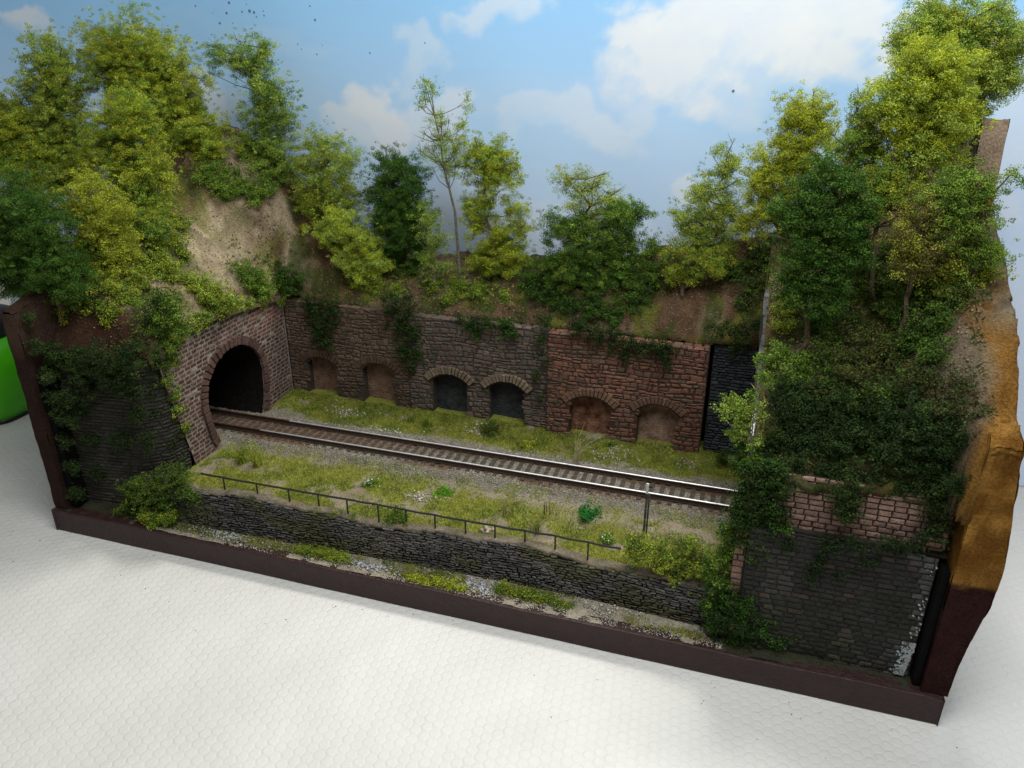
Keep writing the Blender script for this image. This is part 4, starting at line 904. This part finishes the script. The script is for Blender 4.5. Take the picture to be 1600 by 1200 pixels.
for lab, bl, yy, cc in [
    ('dark low bushes at the foot of the dense dark tree', [(600, 420, 20), (625, 415, 22), (650, 425, 20)], 60, [DRK, DK2]),
    ('mossy growth above the brown arches', [(560, 440, 18), (590, 450, 18), (620, 455, 16)], 57.5, [OLI, MID]),
    ('green weeds above the two dark arches', [(680, 445, 22), (715, 450, 22), (750, 460, 22), (700, 470, 16), (790, 465, 16)], 57.5, [MID, DK2, OLI]),
    ('dark bush group above the joint of the reddish wall', [(830, 450, 26), (860, 470, 26), (890, 480, 24), (850, 440, 24)], 58, [DRK, IVY, DK2]),
    ('dark bushes above the reddish arches', [(925, 480, 26), (960, 490, 22), (990, 470, 24), (1010, 450, 20)], 59, [DRK, IV2, DK2]),
    ('dark scrub left of the grey edge board', [(1140, 430, 26), (1170, 420, 28), (1185, 450, 24), (1165, 470, 22), (1190, 400, 22)], 60, [IV2, DK2, (0.06, 0.06, 0.02)]),
    ('shaded scrub under the left hill trees', [(265, 380, 24), (275, 350, 20), (250, 410, 26), (280, 400, 18)], 42, [MID, OLI, DK2]),
    ('olive moss bank above the portal shoulder', [(230, 420, 26), (260, 430, 22), (290, 440, 18), (210, 440, 22)], 26, [OLI, MID]),
    ('dark scrub on the crest between sand and airy tree', [(370, 290, 24), (400, 300, 24), (350, 300, 20), (330, 280, 24)], 58, [DK2, MID]),
    ]:
    patch('undergrowth', lab, bl, lambda b: surf_y(b[0], b[1]), cc, G2, 'shrub', sy=0.8, dens=0.9, gap=0.15)
G3 = 'moss and creepers on the left block'
for lab, bl, yy, cc in [
    ('moss beard under the dark corner tree', [(60, 470, 26), (100, 480, 26), (140, 470, 26), (170, 500, 20)], 6.5, [DK2, IVY, OLI]),
    ('creeper band across the left slate wall top', [(90, 560, 24), (120, 570, 26), (160, 565, 28), (200, 560, 26), (70, 580, 18)], 4.6, [IVY, IV2]),
    ('dark creeper spread over the middle of the left slate wall', [(145, 690, 16), (190, 690, 18), (230, 690, 18), (150, 740, 14), (130, 600, 26), (170, 595, 24), (205, 610, 22), (120, 640, 18), (150, 560, 24), (215, 650, 16)], 4.2, [IVY, (0.03, 0.045, 0.014)]),
    ('creeper edging the left slot of the slate wall', [(85, 620, 14), (95, 650, 14), (100, 690, 12), (112, 730, 12), (118, 770, 12), (75, 590, 14), (60, 540, 14), (45, 500, 12), (105, 620, 12), (112, 660, 12)], 1.2, [IVY, IV2]),
    ('olive creeper below the golden tree', [(150, 450, 24), (180, 460, 26), (175, 485, 18), (205, 475, 18)], 11, [OLI, MID])]:
    patch('creeper', lab, bl, (lambda b: surf_y(b[0], b[1])) if yy > 5 else yy, cc, G3, 'creeper', sy=0.5, gap=0.15, dens=0.9)
G4 = 'overgrowth on the right block'
def slope_y(px, py):
    for y in np.arange(4, 74, 0.5):
        p = W(px, py, y)
        if p[2] < float(hill(p[0], y, False)): return y
    return 70
for lab, bl, cc in [
    ('dark ivy covering the left corner of the right block', [(1175, 720, 22), (1190, 760, 26), (1170, 800, 24), (1200, 700, 22), (1215, 740, 20), (1180, 840, 16), (1195, 790, 20)], [IVY, IV2, DRK]),
    ('dark ivy over the pink brick band, left half', [(1230, 700, 26), (1270, 700, 30), (1310, 710, 28), (1250, 670, 28)], [IVY, IV2, IVY]),
    ('dark fringe of creeper along the top edge of the pink brick band', [(1215, 728, 18), (1245, 732, 18), (1275, 735, 16), (1300, 740, 18), (1345, 748, 16), (1375, 752, 18), (1405, 758, 18), (1435, 765, 16), (1465, 770, 18), (1225, 775, 14), (1215, 800, 14)], [IVY, IV2]),
    ('dark curtain of ivy down the brick pilaster', [(1170, 690, 16), (1168, 730, 18), (1165, 770, 18), (1162, 810, 18), (1160, 845, 14), (1180, 870, 14), (1200, 820, 16), (1225, 825, 12)], [IVY, IV2, DRK]),
    ('dark ivy hanging between the two pink brick patches', [(1325, 745, 22), (1320, 775, 22), (1325, 800, 16)], [IVY, IV2]),
    ('dark ivy over the pink brick band, right half', [(1360, 705, 30), (1400, 715, 30), (1440, 725, 30), (1480, 735, 28), (1500, 690, 26)], [IVY, IV2, IVY]),
    ('dark ivy beside the ochre board', [(1480, 770, 22), (1500, 760, 18), (1475, 800, 20), (1460, 830, 18)], [IVY, IV2]),
    ('dark creeper hanging on the dark block wall', [(1230, 850, 16), (1430, 850, 18), (1360, 880, 16), (1310, 900, 14), (1300, 855, 22), (1280, 875, 22), (1340, 850, 20), (1390, 855, 22), (1270, 895, 14)], [IVY, (0.02, 0.035, 0.012)])]:
    hang = 'block wall' in lab
    patch('ivy', lab, [(b[0], b[1], b[2] * (0.9 if hang else 1.25)) for b in bl], (lambda b: 2.0 if hang else (3.2 if W(b[0], b[1], 4)[2] < 38.5 else surf_y(b[0], b[1]))), cc, G4, 'ivy', sy=0.45, gap=0.08 if not hang else 0.45, leaf=0.38)
for lab, bl, cc, de in [
    ('brownish scrub in the upper middle of the right slope', [(1380, 440, 30), (1420, 440, 30), (1460, 430, 30), (1350, 460, 26), (1400, 480, 26)], [(0.12, 0.13, 0.025), DK2, IV2], 0.9),
    ('green bush left of the gravelly rock on the right slope', [(1430, 490, 28), (1455, 520, 26), (1420, 540, 26), (1460, 555, 20)], [DK2, IV2, DK2], 0.9),
    ('dry tangled scrub in the centre of the right slope', [(1330, 520, 30), (1360, 560, 30), (1330, 600, 30), (1380, 600, 28)], [(0.07, 0.065, 0.025), IV2, (0.10, 0.11, 0.025)], 0.8),
    ('shaded scrub hiding the trunks on the upper right slope', [(1360, 430, 26), (1340, 450, 26), (1390, 410, 24), (1440, 470, 26), (1480, 450, 24), (1500, 470, 20), (1470, 500, 22)], [DK2, IV2, (0.10, 0.12, 0.025)], 0.9),
    ('dark tangle filling the hollow left of the centre of the right slope', [(1290, 560, 28), (1310, 590, 28), (1280, 610, 24), (1350, 620, 28), (1400, 560, 26), (1400, 620, 26), (1430, 600, 24)], [IV2, DK2, (0.08, 0.075, 0.025)], 0.8),
    ('green weeds beside the grey edge board', [(1225, 560, 20), (1245, 590, 22), (1225, 600, 16), (1265, 570, 18)], [MID, DK2], 0.8),
    ('olive weeds at the top of the grey edge board', [(1230, 480, 16), (1225, 510, 14), (1240, 460, 16)], [OLI, MID], 0.6),
    ('dark bushes under the darkest bushy tree', [(1290, 480, 26), (1310, 520, 22), (1275, 510, 20)], [DRK, DK2], 0.9),
    ('deep shaded creeper mass across the lower right slope', [(1240, 620, 24), (1280, 665, 26), (1330, 680, 28), (1380, 680, 28), (1430, 690, 28), (1480, 690, 24), (1240, 660, 22)], [IVY, (0.025, 0.04, 0.012)], 0.9),
    ('dark scrub low on the right slope', [(1260, 640, 26), (1300, 640, 30), (1350, 650, 30), (1400, 650, 30), (1450, 660, 30)], [IVY, IV2, IVY], 0.8),
    ('dark scrub below the gravelly rock', [(1450, 600, 26), (1490, 640, 26), (1500, 600, 18)], [IV2, (0.07, 0.06, 0.025)], 0.6),
    ('mossy clump under the right edge tree', [(1500, 440, 26), (1530, 430, 24), (1475, 450, 22)], [MID, OLI], 0.8)]:
    ym = slope_y(bl[0][0], bl[0][1])
    patch('undergrowth', lab, [(b[0], b[1], b[2] * 1.2) for b in bl], lambda b: surf_y(b[0], b[1]) - 0.6, cc, G4, 'shrub', sy=0.9, dens=de, gap=0.12)
G5 = 'bushes at the front'
patch('leafy_bush', 'bright green bush sticking out left of the edge board', [(1145, 640, 20), (1165, 655, 20), (1155, 675, 16), (1180, 640, 14), (1175, 690, 14)], 6, [MID, LIT], G5, 'bush', sy=0.8, stems=8)
patch('leafy_bush', 'green climbing plant on the left edge of the right block', [(1195, 560, 12), (1190, 590, 12), (1180, 620, 10), (1172, 720, 14), (1168, 750, 14), (1160, 780, 14)], 5, [MID, DK2], G5, 'bush', sy=0.6, gap=0.3, stems=6)
patch('leafy_bush', 'wide olive bush at the right end of the railing', [(1000, 860, 22), (1030, 870, 26), (1060, 880, 26), (1090, 875, 22), (1045, 900, 20), (1075, 850, 16), (990, 850, 14)], 7.5, [OLI, MID, (0.10, 0.13, 0.03)], G5, 'bush', sy=0.9, stems=10)
patch('leafy_bush', 'dark green bush beside the pink pilaster foot', [(1120, 900, 24), (1110, 930, 22), (1135, 870, 22), (1145, 830, 22), (1150, 850, 18), (1160, 820, 16)], 5, [DK2, DRK, MID], G5, 'bush', sy=0.8, stems=6)
patch('leafy_bush', 'very dark bush at the foot of the dark block wall', [(1120, 970, 26), (1150, 960, 28), (1155, 995, 24), (1190, 985, 20), (1115, 1000, 16), (1215, 1005, 16), (1170, 940, 18), (1140, 935, 20)], 2.6, [DRK, IVY], G5, 'bush', sy=0.7)
patch('leafy_bush', 'dark green bush at the foot of the left wall', [(215, 770, 26), (250, 765, 26), (200, 795, 20), (240, 795, 24), (270, 790, 22), (275, 750, 22), (300, 775, 16)], 3.4, [DK2, IV2, (0.10, 0.13, 0.02)], G5, 'bush', sy=0.7, stems=6)
patch('leafy_bush', 'small green bush hanging over the front board at left', [(240, 815, 13), (262, 812, 12), (225, 805, 12)], 0.8, [MID, DK2, OLI], G5, 'bush', sy=0.7)
patch('leafy_bush', 'small weed clump by the railing left of its middle', [(618, 800, 12), (628, 812, 14), (610, 815, 10)], 7.5, [DK2, MID], G5, 'bush', sy=0.8, gap=0.35)
patch('leafy_bush', 'green weeds at the foot of the slate wall', [(1130, 715, 12), (1160, 712, 14), (1150, 730, 10)], 51, [IV2, DK2], G5, 'bush', sy=0.8)
def portal_fringe():
    r = np.random.default_rng(31); B = []
    for y in np.concatenate([np.arange(15, 30, 1.6), np.arange(31, 53, 1.8)]):
        z = float(np.interp(y, [9, 18, 30, 56], [37.6, 43.6, 42.0, 38.8])); k = r.uniform(0.9, 2.0) * (1.25 if y < 26 else 1.0)
        B.append(((-61.9 + r.uniform(-.6, .5), y, z + r.uniform(-0.9, 1.2)), (k, k * 1.1, k * r.uniform(.7, 1.1))))
    for y, z in ((11.5, 38), (11, 34.5), (12, 31), (12.5, 27), (13.5, 22), (13, 40), (15, 41.5), (14.5, 37.5)): B.append(((-61.6, y, z), (1.3, 1.6, 2.2)))
    V, F, C, _ = leaves(B, [MID, DK2, OLI, IV2], 0.9, 0.33, 0.85, 313, 0.1, 0.22)
    tag(mesh_obj('creeper', V, F, C, 'leaf', origin=(-61.9, 30, 42)), 'ragged green fringe spilling over the top and front edge of the tunnel mouth wall', 'creeper', G2)
portal_fringe()
G7 = 'moss mats on the front strip'
patch('moss_mat', 'olive moss mat on the front strip right of the left rubble', [(468, 860, 8), (476, 859, 8), (484, 860, 8), (492, 865, 8), (493, 864, 9), (501, 863, 9), (509, 864, 9), (517, 869, 9), (518, 870, 8), (526, 869, 8), (534, 870, 8), (542, 875, 8)], 2.2, [OLI, MID], G7, 'moss', sy=1.0, leaf=0.3, clump=0.6)
patch('moss_mat', 'yellow moss mat hanging over the front board left of the middle rubble', [(638, 902, 8), (646, 901, 8), (654, 902, 8), (662, 907, 8), (668, 908, 8), (676, 907, 8), (684, 908, 8), (692, 913, 8), (698, 914, 8), (706, 913, 8), (714, 914, 8), (722, 919, 8)], 1.2, [OLI, YEL], G7, 'moss', sy=1.0, leaf=0.3, clump=0.6)
patch('moss_mat', 'darkest and longest moss mat right of the middle rubble', [(778, 920, 8), (786, 919, 8), (794, 920, 8), (802, 925, 8), (808, 928, 9), (816, 927, 9), (824, 928, 9), (832, 933, 9), (838, 936, 9), (846, 935, 9), (854, 936, 9), (862, 941, 9), (868, 944, 8), (876, 943, 8), (884, 944, 8), (892, 949, 8)], 2.6, [DK2, MID, OLI], G7, 'moss', sy=1.0, leaf=0.3, clump=0.6)
patch('moss_mat', 'small moss patch on top of the low wall under the railing', [(500, 800, 8), (525, 805, 9), (550, 810, 8)], 5.6, [OLI, DK2], G7, 'moss', sy=1.0, leaf=0.3, clump=0.5)
G6 = 'little plants on the cutting floor'
def floor_plant(name, label, px, py, r, cols, flowers=None, n=1, z=12.8, h=0.7):
    c = WZ(px, py, z); c[2] = float(ground_z(np.array(c[0]), np.array(c[1]))); sc = np.linalg.norm(c - CAMP) / F_PX; rr = r * sc
    seedn[0] += 1
    V, F, C, _ = leaves([((c[0], c[1], c[2] + rr * h * 0.55), (rr, rr, rr * h))], cols, 1.0, 0.36, 0.6, seedn[0], 0.1, 0.05)
    t = thing(name, label, 'plant', c, G6); mesh_obj('foliage', V, F, C, 'leaf', t, origin=c)
    if flowers:
        V, F, C, _ = leaves([((c[0], c[1], c[2] + rr * h * 0.8), (rr * .9, rr * .9, rr * h * .9))], [flowers], 0.10, 0.42, 0.6, seedn[0] + 50, 0.6, 0.1)
        mesh_obj('blossom', V, F, C, 'pebble', t, origin=c)
floor_plant('flowering_plant', 'small white-flowered plant left of the bright green tuft', 580, 757, 13, [DK2, MID], (0.75, 0.78, 0.75))
floor_plant('flowering_plant', 'white-flowered plant near the right end of the railing', 948, 843, 14, [DK2, MID], (0.8, 0.82, 0.8))
floor_plant('flowering_plant', 'yellow flowering plant between track and arches', 827, 697, 14, [OLI, MID], (0.55, 0.50, 0.03))
floor_plant('ground_plant', 'flat bright green tuft near the middle of the front verge', 694, 766, 22, [(0.12, 0.28, 0.02)], h=0.25)
floor_plant('ground_plant', 'vivid dark green flat plant left of the marker post', 920, 802, 24, [(0.025, 0.15, 0.03), (0.04, 0.20, 0.03)], h=0.4)
floor_plant('ground_plant', 'brown green bushy plant before the second dark arch', 767, 672, 16, [(0.09, 0.09, 0.025), DK2], h=1.0)
floor_plant('ground_plant', 'low green plant beside the white rubble by the red arch', 955, 695, 10, [DK2, MID], h=0.5)

# ------------------------------------------------------------------ grasses
def blades(P, H, lean, wid, C, r):
    """three-vertex blades rooted at P"""
    n = len(P); ang = r.random(n) * 2 * math.pi; w = np.stack([np.cos(ang), np.sin(ang), np.zeros(n)], 1) * (wid * 0.5)
    tip = P + np.stack([r.normal(size=n) * lean, r.normal(size=n) * lean, np.ones(n)], 1) * H[:, None]
    V = np.stack([P - w, P + w, tip], 1).reshape(-1, 3); return V, np.arange(3 * n).reshape(-1, 3), np.repeat(C, 3, 0)
def short_grass():
    r = np.random.default_rng(9); N = 120000
    X = r.uniform(-61, 60, N); Y = r.uniform(7, 54.6, N)
    ok = (Y > wall_y(X) + 1.2) & (r.random(N) < moss_mask(X, Y) * 0.9 + 0.03) & (np.abs(Y - TRY) > 6.0)
    X, Y = X[ok], Y[ok]; Z = ground_z(X, Y) - 0.05; n = len(X)
    k = fbm(X * .25, Y * .25, 140, 3)
    C = mixc(np.array([0.12, 0.17, 0.022]), np.array([0.34, 0.345, 0.06]), sstep(0.35, 0.65, k + r.normal(size=n) * .06)) * r.uniform(0.7, 1.3, (n, 1))
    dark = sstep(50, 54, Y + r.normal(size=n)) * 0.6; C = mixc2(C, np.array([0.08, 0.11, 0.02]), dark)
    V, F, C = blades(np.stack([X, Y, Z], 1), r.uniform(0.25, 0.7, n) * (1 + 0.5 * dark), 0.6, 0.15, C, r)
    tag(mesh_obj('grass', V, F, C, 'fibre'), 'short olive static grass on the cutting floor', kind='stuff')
    N = 9000; X = r.uniform(-62, 52, N); Y = r.uniform(0.6, 5.5, N); ok = (r.random(N) < strip_moss(X, Y)) & (Y < wall_y(X) - 0.6); X, Y = X[ok], Y[ok]; n = len(X)
    C = mixc(np.array([0.09, 0.13, 0.02]), np.array([0.30, 0.29, 0.06]), sstep(.3, .7, fbm(X * .15, Y * .3, 150, 3))) * r.uniform(0.7, 1.3, (n, 1))
    V, F, C = blades(np.stack([X, Y, np.full(n, 5.2)], 1), r.uniform(0.4, 1.2, n), 0.6, 0.17, C, r)
    tag(mesh_obj('grass', V, F, C, 'fibre'), 'grass tufts on the sandy strip below the low wall', kind='stuff')
    # coarse growth on the hills
    N = 26000; X = r.uniform(-85, 84, N); Y = r.uniform(5, 74, N)
    ok = hkeep(X, Y) & (fbm(X * .2, Y * .2, 160, 3) > 0.50 + 0.2 * np.exp(-(((X + 70) / 7) ** 2 + ((Y - 45) / 11) ** 2))); X, Y = X[ok], Y[ok]; n = len(X)
    Z = hill(X, Y); P = np.stack([X, Y, Z], 1)
    C = mixc(np.array([0.05, 0.08, 0.018]), np.array([0.20, 0.19, 0.03]), sstep(.3, .7, fbm(X * .12, Y * .12, 170, 3))) * r.uniform(0.6, 1.4, (n, 1))
    V, F, C = blades(P, r.uniform(0.5, 1.3, n), 0.9, 0.35, C, r)
    tag(mesh_obj('hill_grass', V, F, C, 'fibre'), 'coarse moss and grass growing over the hills', kind='stuff')
short_grass()
def tuft(label, px, py, z, n, h, lean, cols, wid=0.09, up=(0, 0)):
    c = WZ(px, py, z); c[2] = float(ground_z(np.array(c[0]), np.array(c[1]))) if z > 8 else 5.6
    r = np.random.default_rng(int(px)); P = c + np.stack([r.normal(size=n) * 0.5, r.normal(size=n) * 0.4, np.zeros(n)], 1)
    H = r.uniform(0.55, 1.0, n) * h; D = r.normal(size=(n, 2)) * lean + np.array(up)
    V = []; F = []; C = []
    for i in range(n):
        col = np.array(cols[r.integers(len(cols))]) * r.uniform(.8, 1.2); prev = None
        a = r.random() * 6.28; w = np.array([math.cos(a), math.sin(a), 0]) * wid
        for k in range(4):
            s = k / 3; p = P[i] + np.array([D[i, 0] * s * s * H[i], D[i, 1] * s * s * H[i], H[i] * s * (1 - 0.15 * s)]); ww = w * (1 - 0.8 * s)
            V += [p - ww, p + ww]; C += [col, col]
            if k: b = len(V) - 4; F.append((b, b + 1, b + 3, b + 2))
    tag(mesh_obj('grass_tuft', np.array(V), F, np.array(C), 'fibre', origin=c), label, 'grass tuft', 'tall grass tufts in the cutting')
GR = (0.16, 0.22, 0.03); ST = (0.42, 0.36, 0.20)
tuft('tall green tuft between the tunnel mouth and the railing', 378, 722, 12.8, 60, 6.0, 0.4, [GR, OLI], 0.10, (-0.1, 0))
tuft('second long-bladed green tuft right of the tunnel mouth one', 402, 728, 12.8, 40, 6.5, 0.35, [GR, OLI], 0.10, (-0.3, 0))
tuft('soft green tuft at the foot of the wall left of the dark arches', 665, 662, 12.8, 60, 4.0, 0.4, [GR, MID])
tuft('tall straw-coloured reeds before the red blocked arch', 900, 722, 12.8, 30, 9.5, 0.35, [ST, (0.5, 0.45, 0.3)], 0.07, (0.25, 0))
tuft('pale green reeds behind the middle of the railing', 838, 828, 12.8, 46, 5.5, 0.35, [ST, GR], 0.08)
tuft('dry wispy tuft left of the pale green reeds', 790, 800, 12.8, 22, 5.5, 0.2, [ST, (0.3, 0.27, 0.13)], 0.07)
tuft('brown upright stalk cluster behind the railing', 853, 800, 12.8, 5, 5.5, 0.04, [(0.12, 0.08, 0.04)], 0.10)
tuft('dark spiky tuft at the wall foot under the long ivy column', 640, 655, 12.8, 30, 3.5, 0.4, [DK2, GR])

# ------------------------------------------------------------------ stones and gravel
def pebbles(P, size, C, r):
    n = len(P); base = np.array([(1, 0, 0), (-1, 0, 0), (0, 1, 0), (0, -1, 0), (0, 0, 1), (0, 0, -1)], float)
    o = r.uniform(0.6, 1.25, (n, 6, 1)) * base[None] * size[:, None, None]; a = r.random(n) * 6.28; ca, sa = np.cos(a), np.sin(a)
    x = o[..., 0] * ca[:, None] - o[..., 1] * sa[:, None]; y = o[..., 0] * sa[:, None] + o[..., 1] * ca[:, None]; tl = r.normal(size=(n, 1)) * .4
    o = np.stack([x, y, o[..., 2] * 0.8 + x * tl], -1); V = (P[:, None] + o).reshape(-1, 3)
    f = np.array([(0, 2, 4), (2, 1, 4), (1, 3, 4), (3, 0, 4), (2, 0, 5), (1, 2, 5), (3, 1, 5), (0, 3, 5)])
    F = (f[None] + (np.arange(n) * 6)[:, None, None]).reshape(-1, 3); return V, F, np.repeat(C, 6, 0)
def gravel():
    r = np.random.default_rng(77); N = 34000; X = r.uniform(-80, 60, N); Y = r.uniform(24, 45, N)
    onsleep = (np.abs(((X + 78 + 1.04) % 2.08) - 1.04) < 0.5) & (np.abs(Y - TRY) < 4.0)
    rl = np.abs(np.abs(Y - TRY) - 3.15) < 0.35
    ok = ~onsleep & ~rl & (r.random(N) < sstep(46, 41, Y) * sstep(23, 28, Y)) & ((X > -62.5) | ((Y > 24) & (Y < 41))); X, Y = X[ok], Y[ok]; n = len(X)
    Z = ground_z(X, Y) + 0.02; g = r.uniform(0.6, 1.5, (n, 1))
    C = mixc(np.array([0.17, 0.155, 0.13]), np.array([0.30, 0.28, 0.23]), r.random(n)) * g
    ru = (np.abs(np.abs(Y - TRY) - 3.6) < 1.8) & (fbm(X * .08, Y * .3, 47, 3) + r.normal(size=n) * .08 > 0.48); C[ru] = np.array([0.15, 0.075, 0.04]) * g[ru]
    ru = (np.abs(Y - TRY) < 3) & (X < -18 + r.normal(size=n) * 8); C[ru] = np.array([0.17, 0.09, 0.055]) * g[ru]
    V, F, C = pebbles(np.stack([X, Y, Z], 1), r.uniform(0.09, 0.24, n), C, r); tag(mesh_obj('ballast', V, F, C, 'pebble'), 'grey and rusty ballast stones along the track', kind='stuff')
    N = 9000; X = r.uniform(-62, 54, N); Y = r.uniform(-0.2, 6.0, N); n = N
    C = mixc(np.array([0.28, 0.25, 0.19]), np.array([0.5, 0.47, 0.4]), r.random(n)); V, F, C = pebbles(np.stack([X, Y, np.full(n, 5.25) + 0.1 * sstep(1, 4, Y)], 1), r.uniform(0.08, 0.2, n), C, r)
    tag(mesh_obj('gravel', V, F, C, 'pebble'), 'fine pale gravel on the front strip', kind='stuff')
    N = 16000; X = r.uniform(-85, 84, N); Y = r.uniform(5, 74, N); ok = hkeep(X, Y); X, Y = X[ok], Y[ok]; n = len(X)
    C = mixc(np.array([0.30, 0.24, 0.16]), np.array([0.12, 0.08, 0.05]), r.random(n)); V, F, C = pebbles(np.stack([X, Y, hill(X, Y)], 1), r.uniform(0.1, 0.32, n), C, r)
    tag(mesh_obj('hill_gravel', V, F, C, 'pebble'), 'loose stones and crumbs lying on the hills', kind='stuff')
gravel()
def crumbs():
    r = np.random.default_rng(5); n = 70; X = r.uniform(-100, 90, n); Y = -1.5 - np.abs(r.normal(size=n)) * 9; P = np.stack([X, Y, np.full(n, 0.06)], 1)
    V, F, C = pebbles(P, r.uniform(0.05, 0.16, n), mixc(np.array([0.05, 0.06, 0.03]), np.array([0.25, 0.2, 0.14]), r.random(n)), r)
    tag(mesh_obj('crumbs', V, F, C, 'pebble'), 'tiny crumbs of scatter fallen on the white table', kind='stuff')
crumbs()
def pile(label, px, py, rx, ry, n, z=12.8, size=(0.16, 0.38), col=(0.46, 0.45, 0.41)):
    r = np.random.default_rng(int(px + py)); c = WZ(px, py, z)
    X = c[0] + r.normal(size=n) * rx; Y = c[1] + r.normal(size=n) * ry
    Z = (ground_z(X, Y) if z > 8 else 5.35 + 0.1 * sstep(1, 4, Y)) + 0.12; c[2] = float(np.min(Z))
    if z < 8: Y = np.clip(Y, -0.2, float(wall_y(c[0])) - 0.9)
    V, F, C = pebbles(np.stack([X, Y, Z], 1), r.uniform(*size, n), np.array(col) * r.uniform(0.55, 1.25, (n, 1)), r)
    tag(mesh_obj('rubble_pile', V, F, C, 'pebble', origin=c), label, 'rubble', 'patches of loose pale stones')
pile('white rubble before the left brown arches', 540, 638, 3.2, 1.3, 90)
pile('scattered pale chips under the long ivy column', 610, 668, 3.5, 1.2, 40)
pile('white rubble before the two dark arches', 745, 668, 2.0, 1.8, 60)
pile('white rubble before the red and tan blocked arches', 958, 706, 2.8, 2.0, 110)
pile('small grey stones right of the tan arch', 1080, 720, 2.2, 1.5, 40, col=(0.33, 0.3, 0.25))
pile('pale grey stones beside the bright green tuft', 650, 770, 3.0, 1.0, 60)
pile('grey rubble on the front strip at its left end', 352, 836, 3.0, 0.6, 150, z=5.6, size=(0.2, 0.42), col=(0.42, 0.42, 0.43))
pile('grey rubble on the front strip left of its middle', 570, 882, 3.0, 0.6, 140, z=5.6, size=(0.18, 0.4), col=(0.42, 0.42, 0.43))
pile('grey rubble on the front strip in its middle', 752, 916, 2.2, 1.0, 130, z=5.6, size=(0.2, 0.42), col=(0.42, 0.43, 0.46))
pile('few loose stones on the front strip right of its middle', 945, 950, 3.0, 0.8, 40, z=5.6, size=(0.2, 0.4), col=(0.45, 0.42, 0.36))
pile('pale boulders lying behind the middle of the railing', 762, 826, 0.8, 0.4, 9, size=(0.4, 0.8), col=(0.42, 0.34, 0.28))

# ------------------------------------------------------------------ green thing on the table at the left
def green_box():
    c = WZ(-28, 650, 0.0); t = thing('green_container', 'bright green rounded plastic container with black lid at the left edge', 'container', c)
    def loft(rows, name, mat):
        mb = MB(); n = 40; v = []
        for (w, d, z) in rows:
            for k in range(n):
                a = 2 * math.pi * k / n; ca, sa = math.cos(a), math.sin(a); e = 0.55
                v.append((c[0] + w * np.sign(ca) * abs(ca) ** e, c[1] + 4 + d * np.sign(sa) * abs(sa) ** e, z))
        f = [(i * n + k, i * n + (k + 1) % n, (i + 1) * n + (k + 1) % n, (i + 1) * n + k) for i in range(len(rows) - 1) for k in range(n)]
        f += [tuple(range(n))[::-1], tuple((len(rows) - 1) * n + k for k in range(n))]; mb.add(v, f); return mb.build(name, mat, t, origin=c, smooth=True)
    return c, loft
c, loft = green_box()
loft([(11, 8, 0.0), (12, 9, 0.6), (12.1, 9.1, 1.3)], 'foot', 'blackplastic')
loft([(12, 9, 1.3), (13.2, 10, 4), (14.6, 10.6, 10), (14.8, 10.8, 16), (13.8, 10.2, 21), (11.6, 9, 24)], 'body', 'green')
loft([(11.8, 9.2, 24), (11.9, 9.3, 27), (10.8, 8.6, 30), (8, 6.5, 31)], 'lid', 'blackplastic')

for o in bpy.data.objects:
    if '_o' in o: del o['_o']
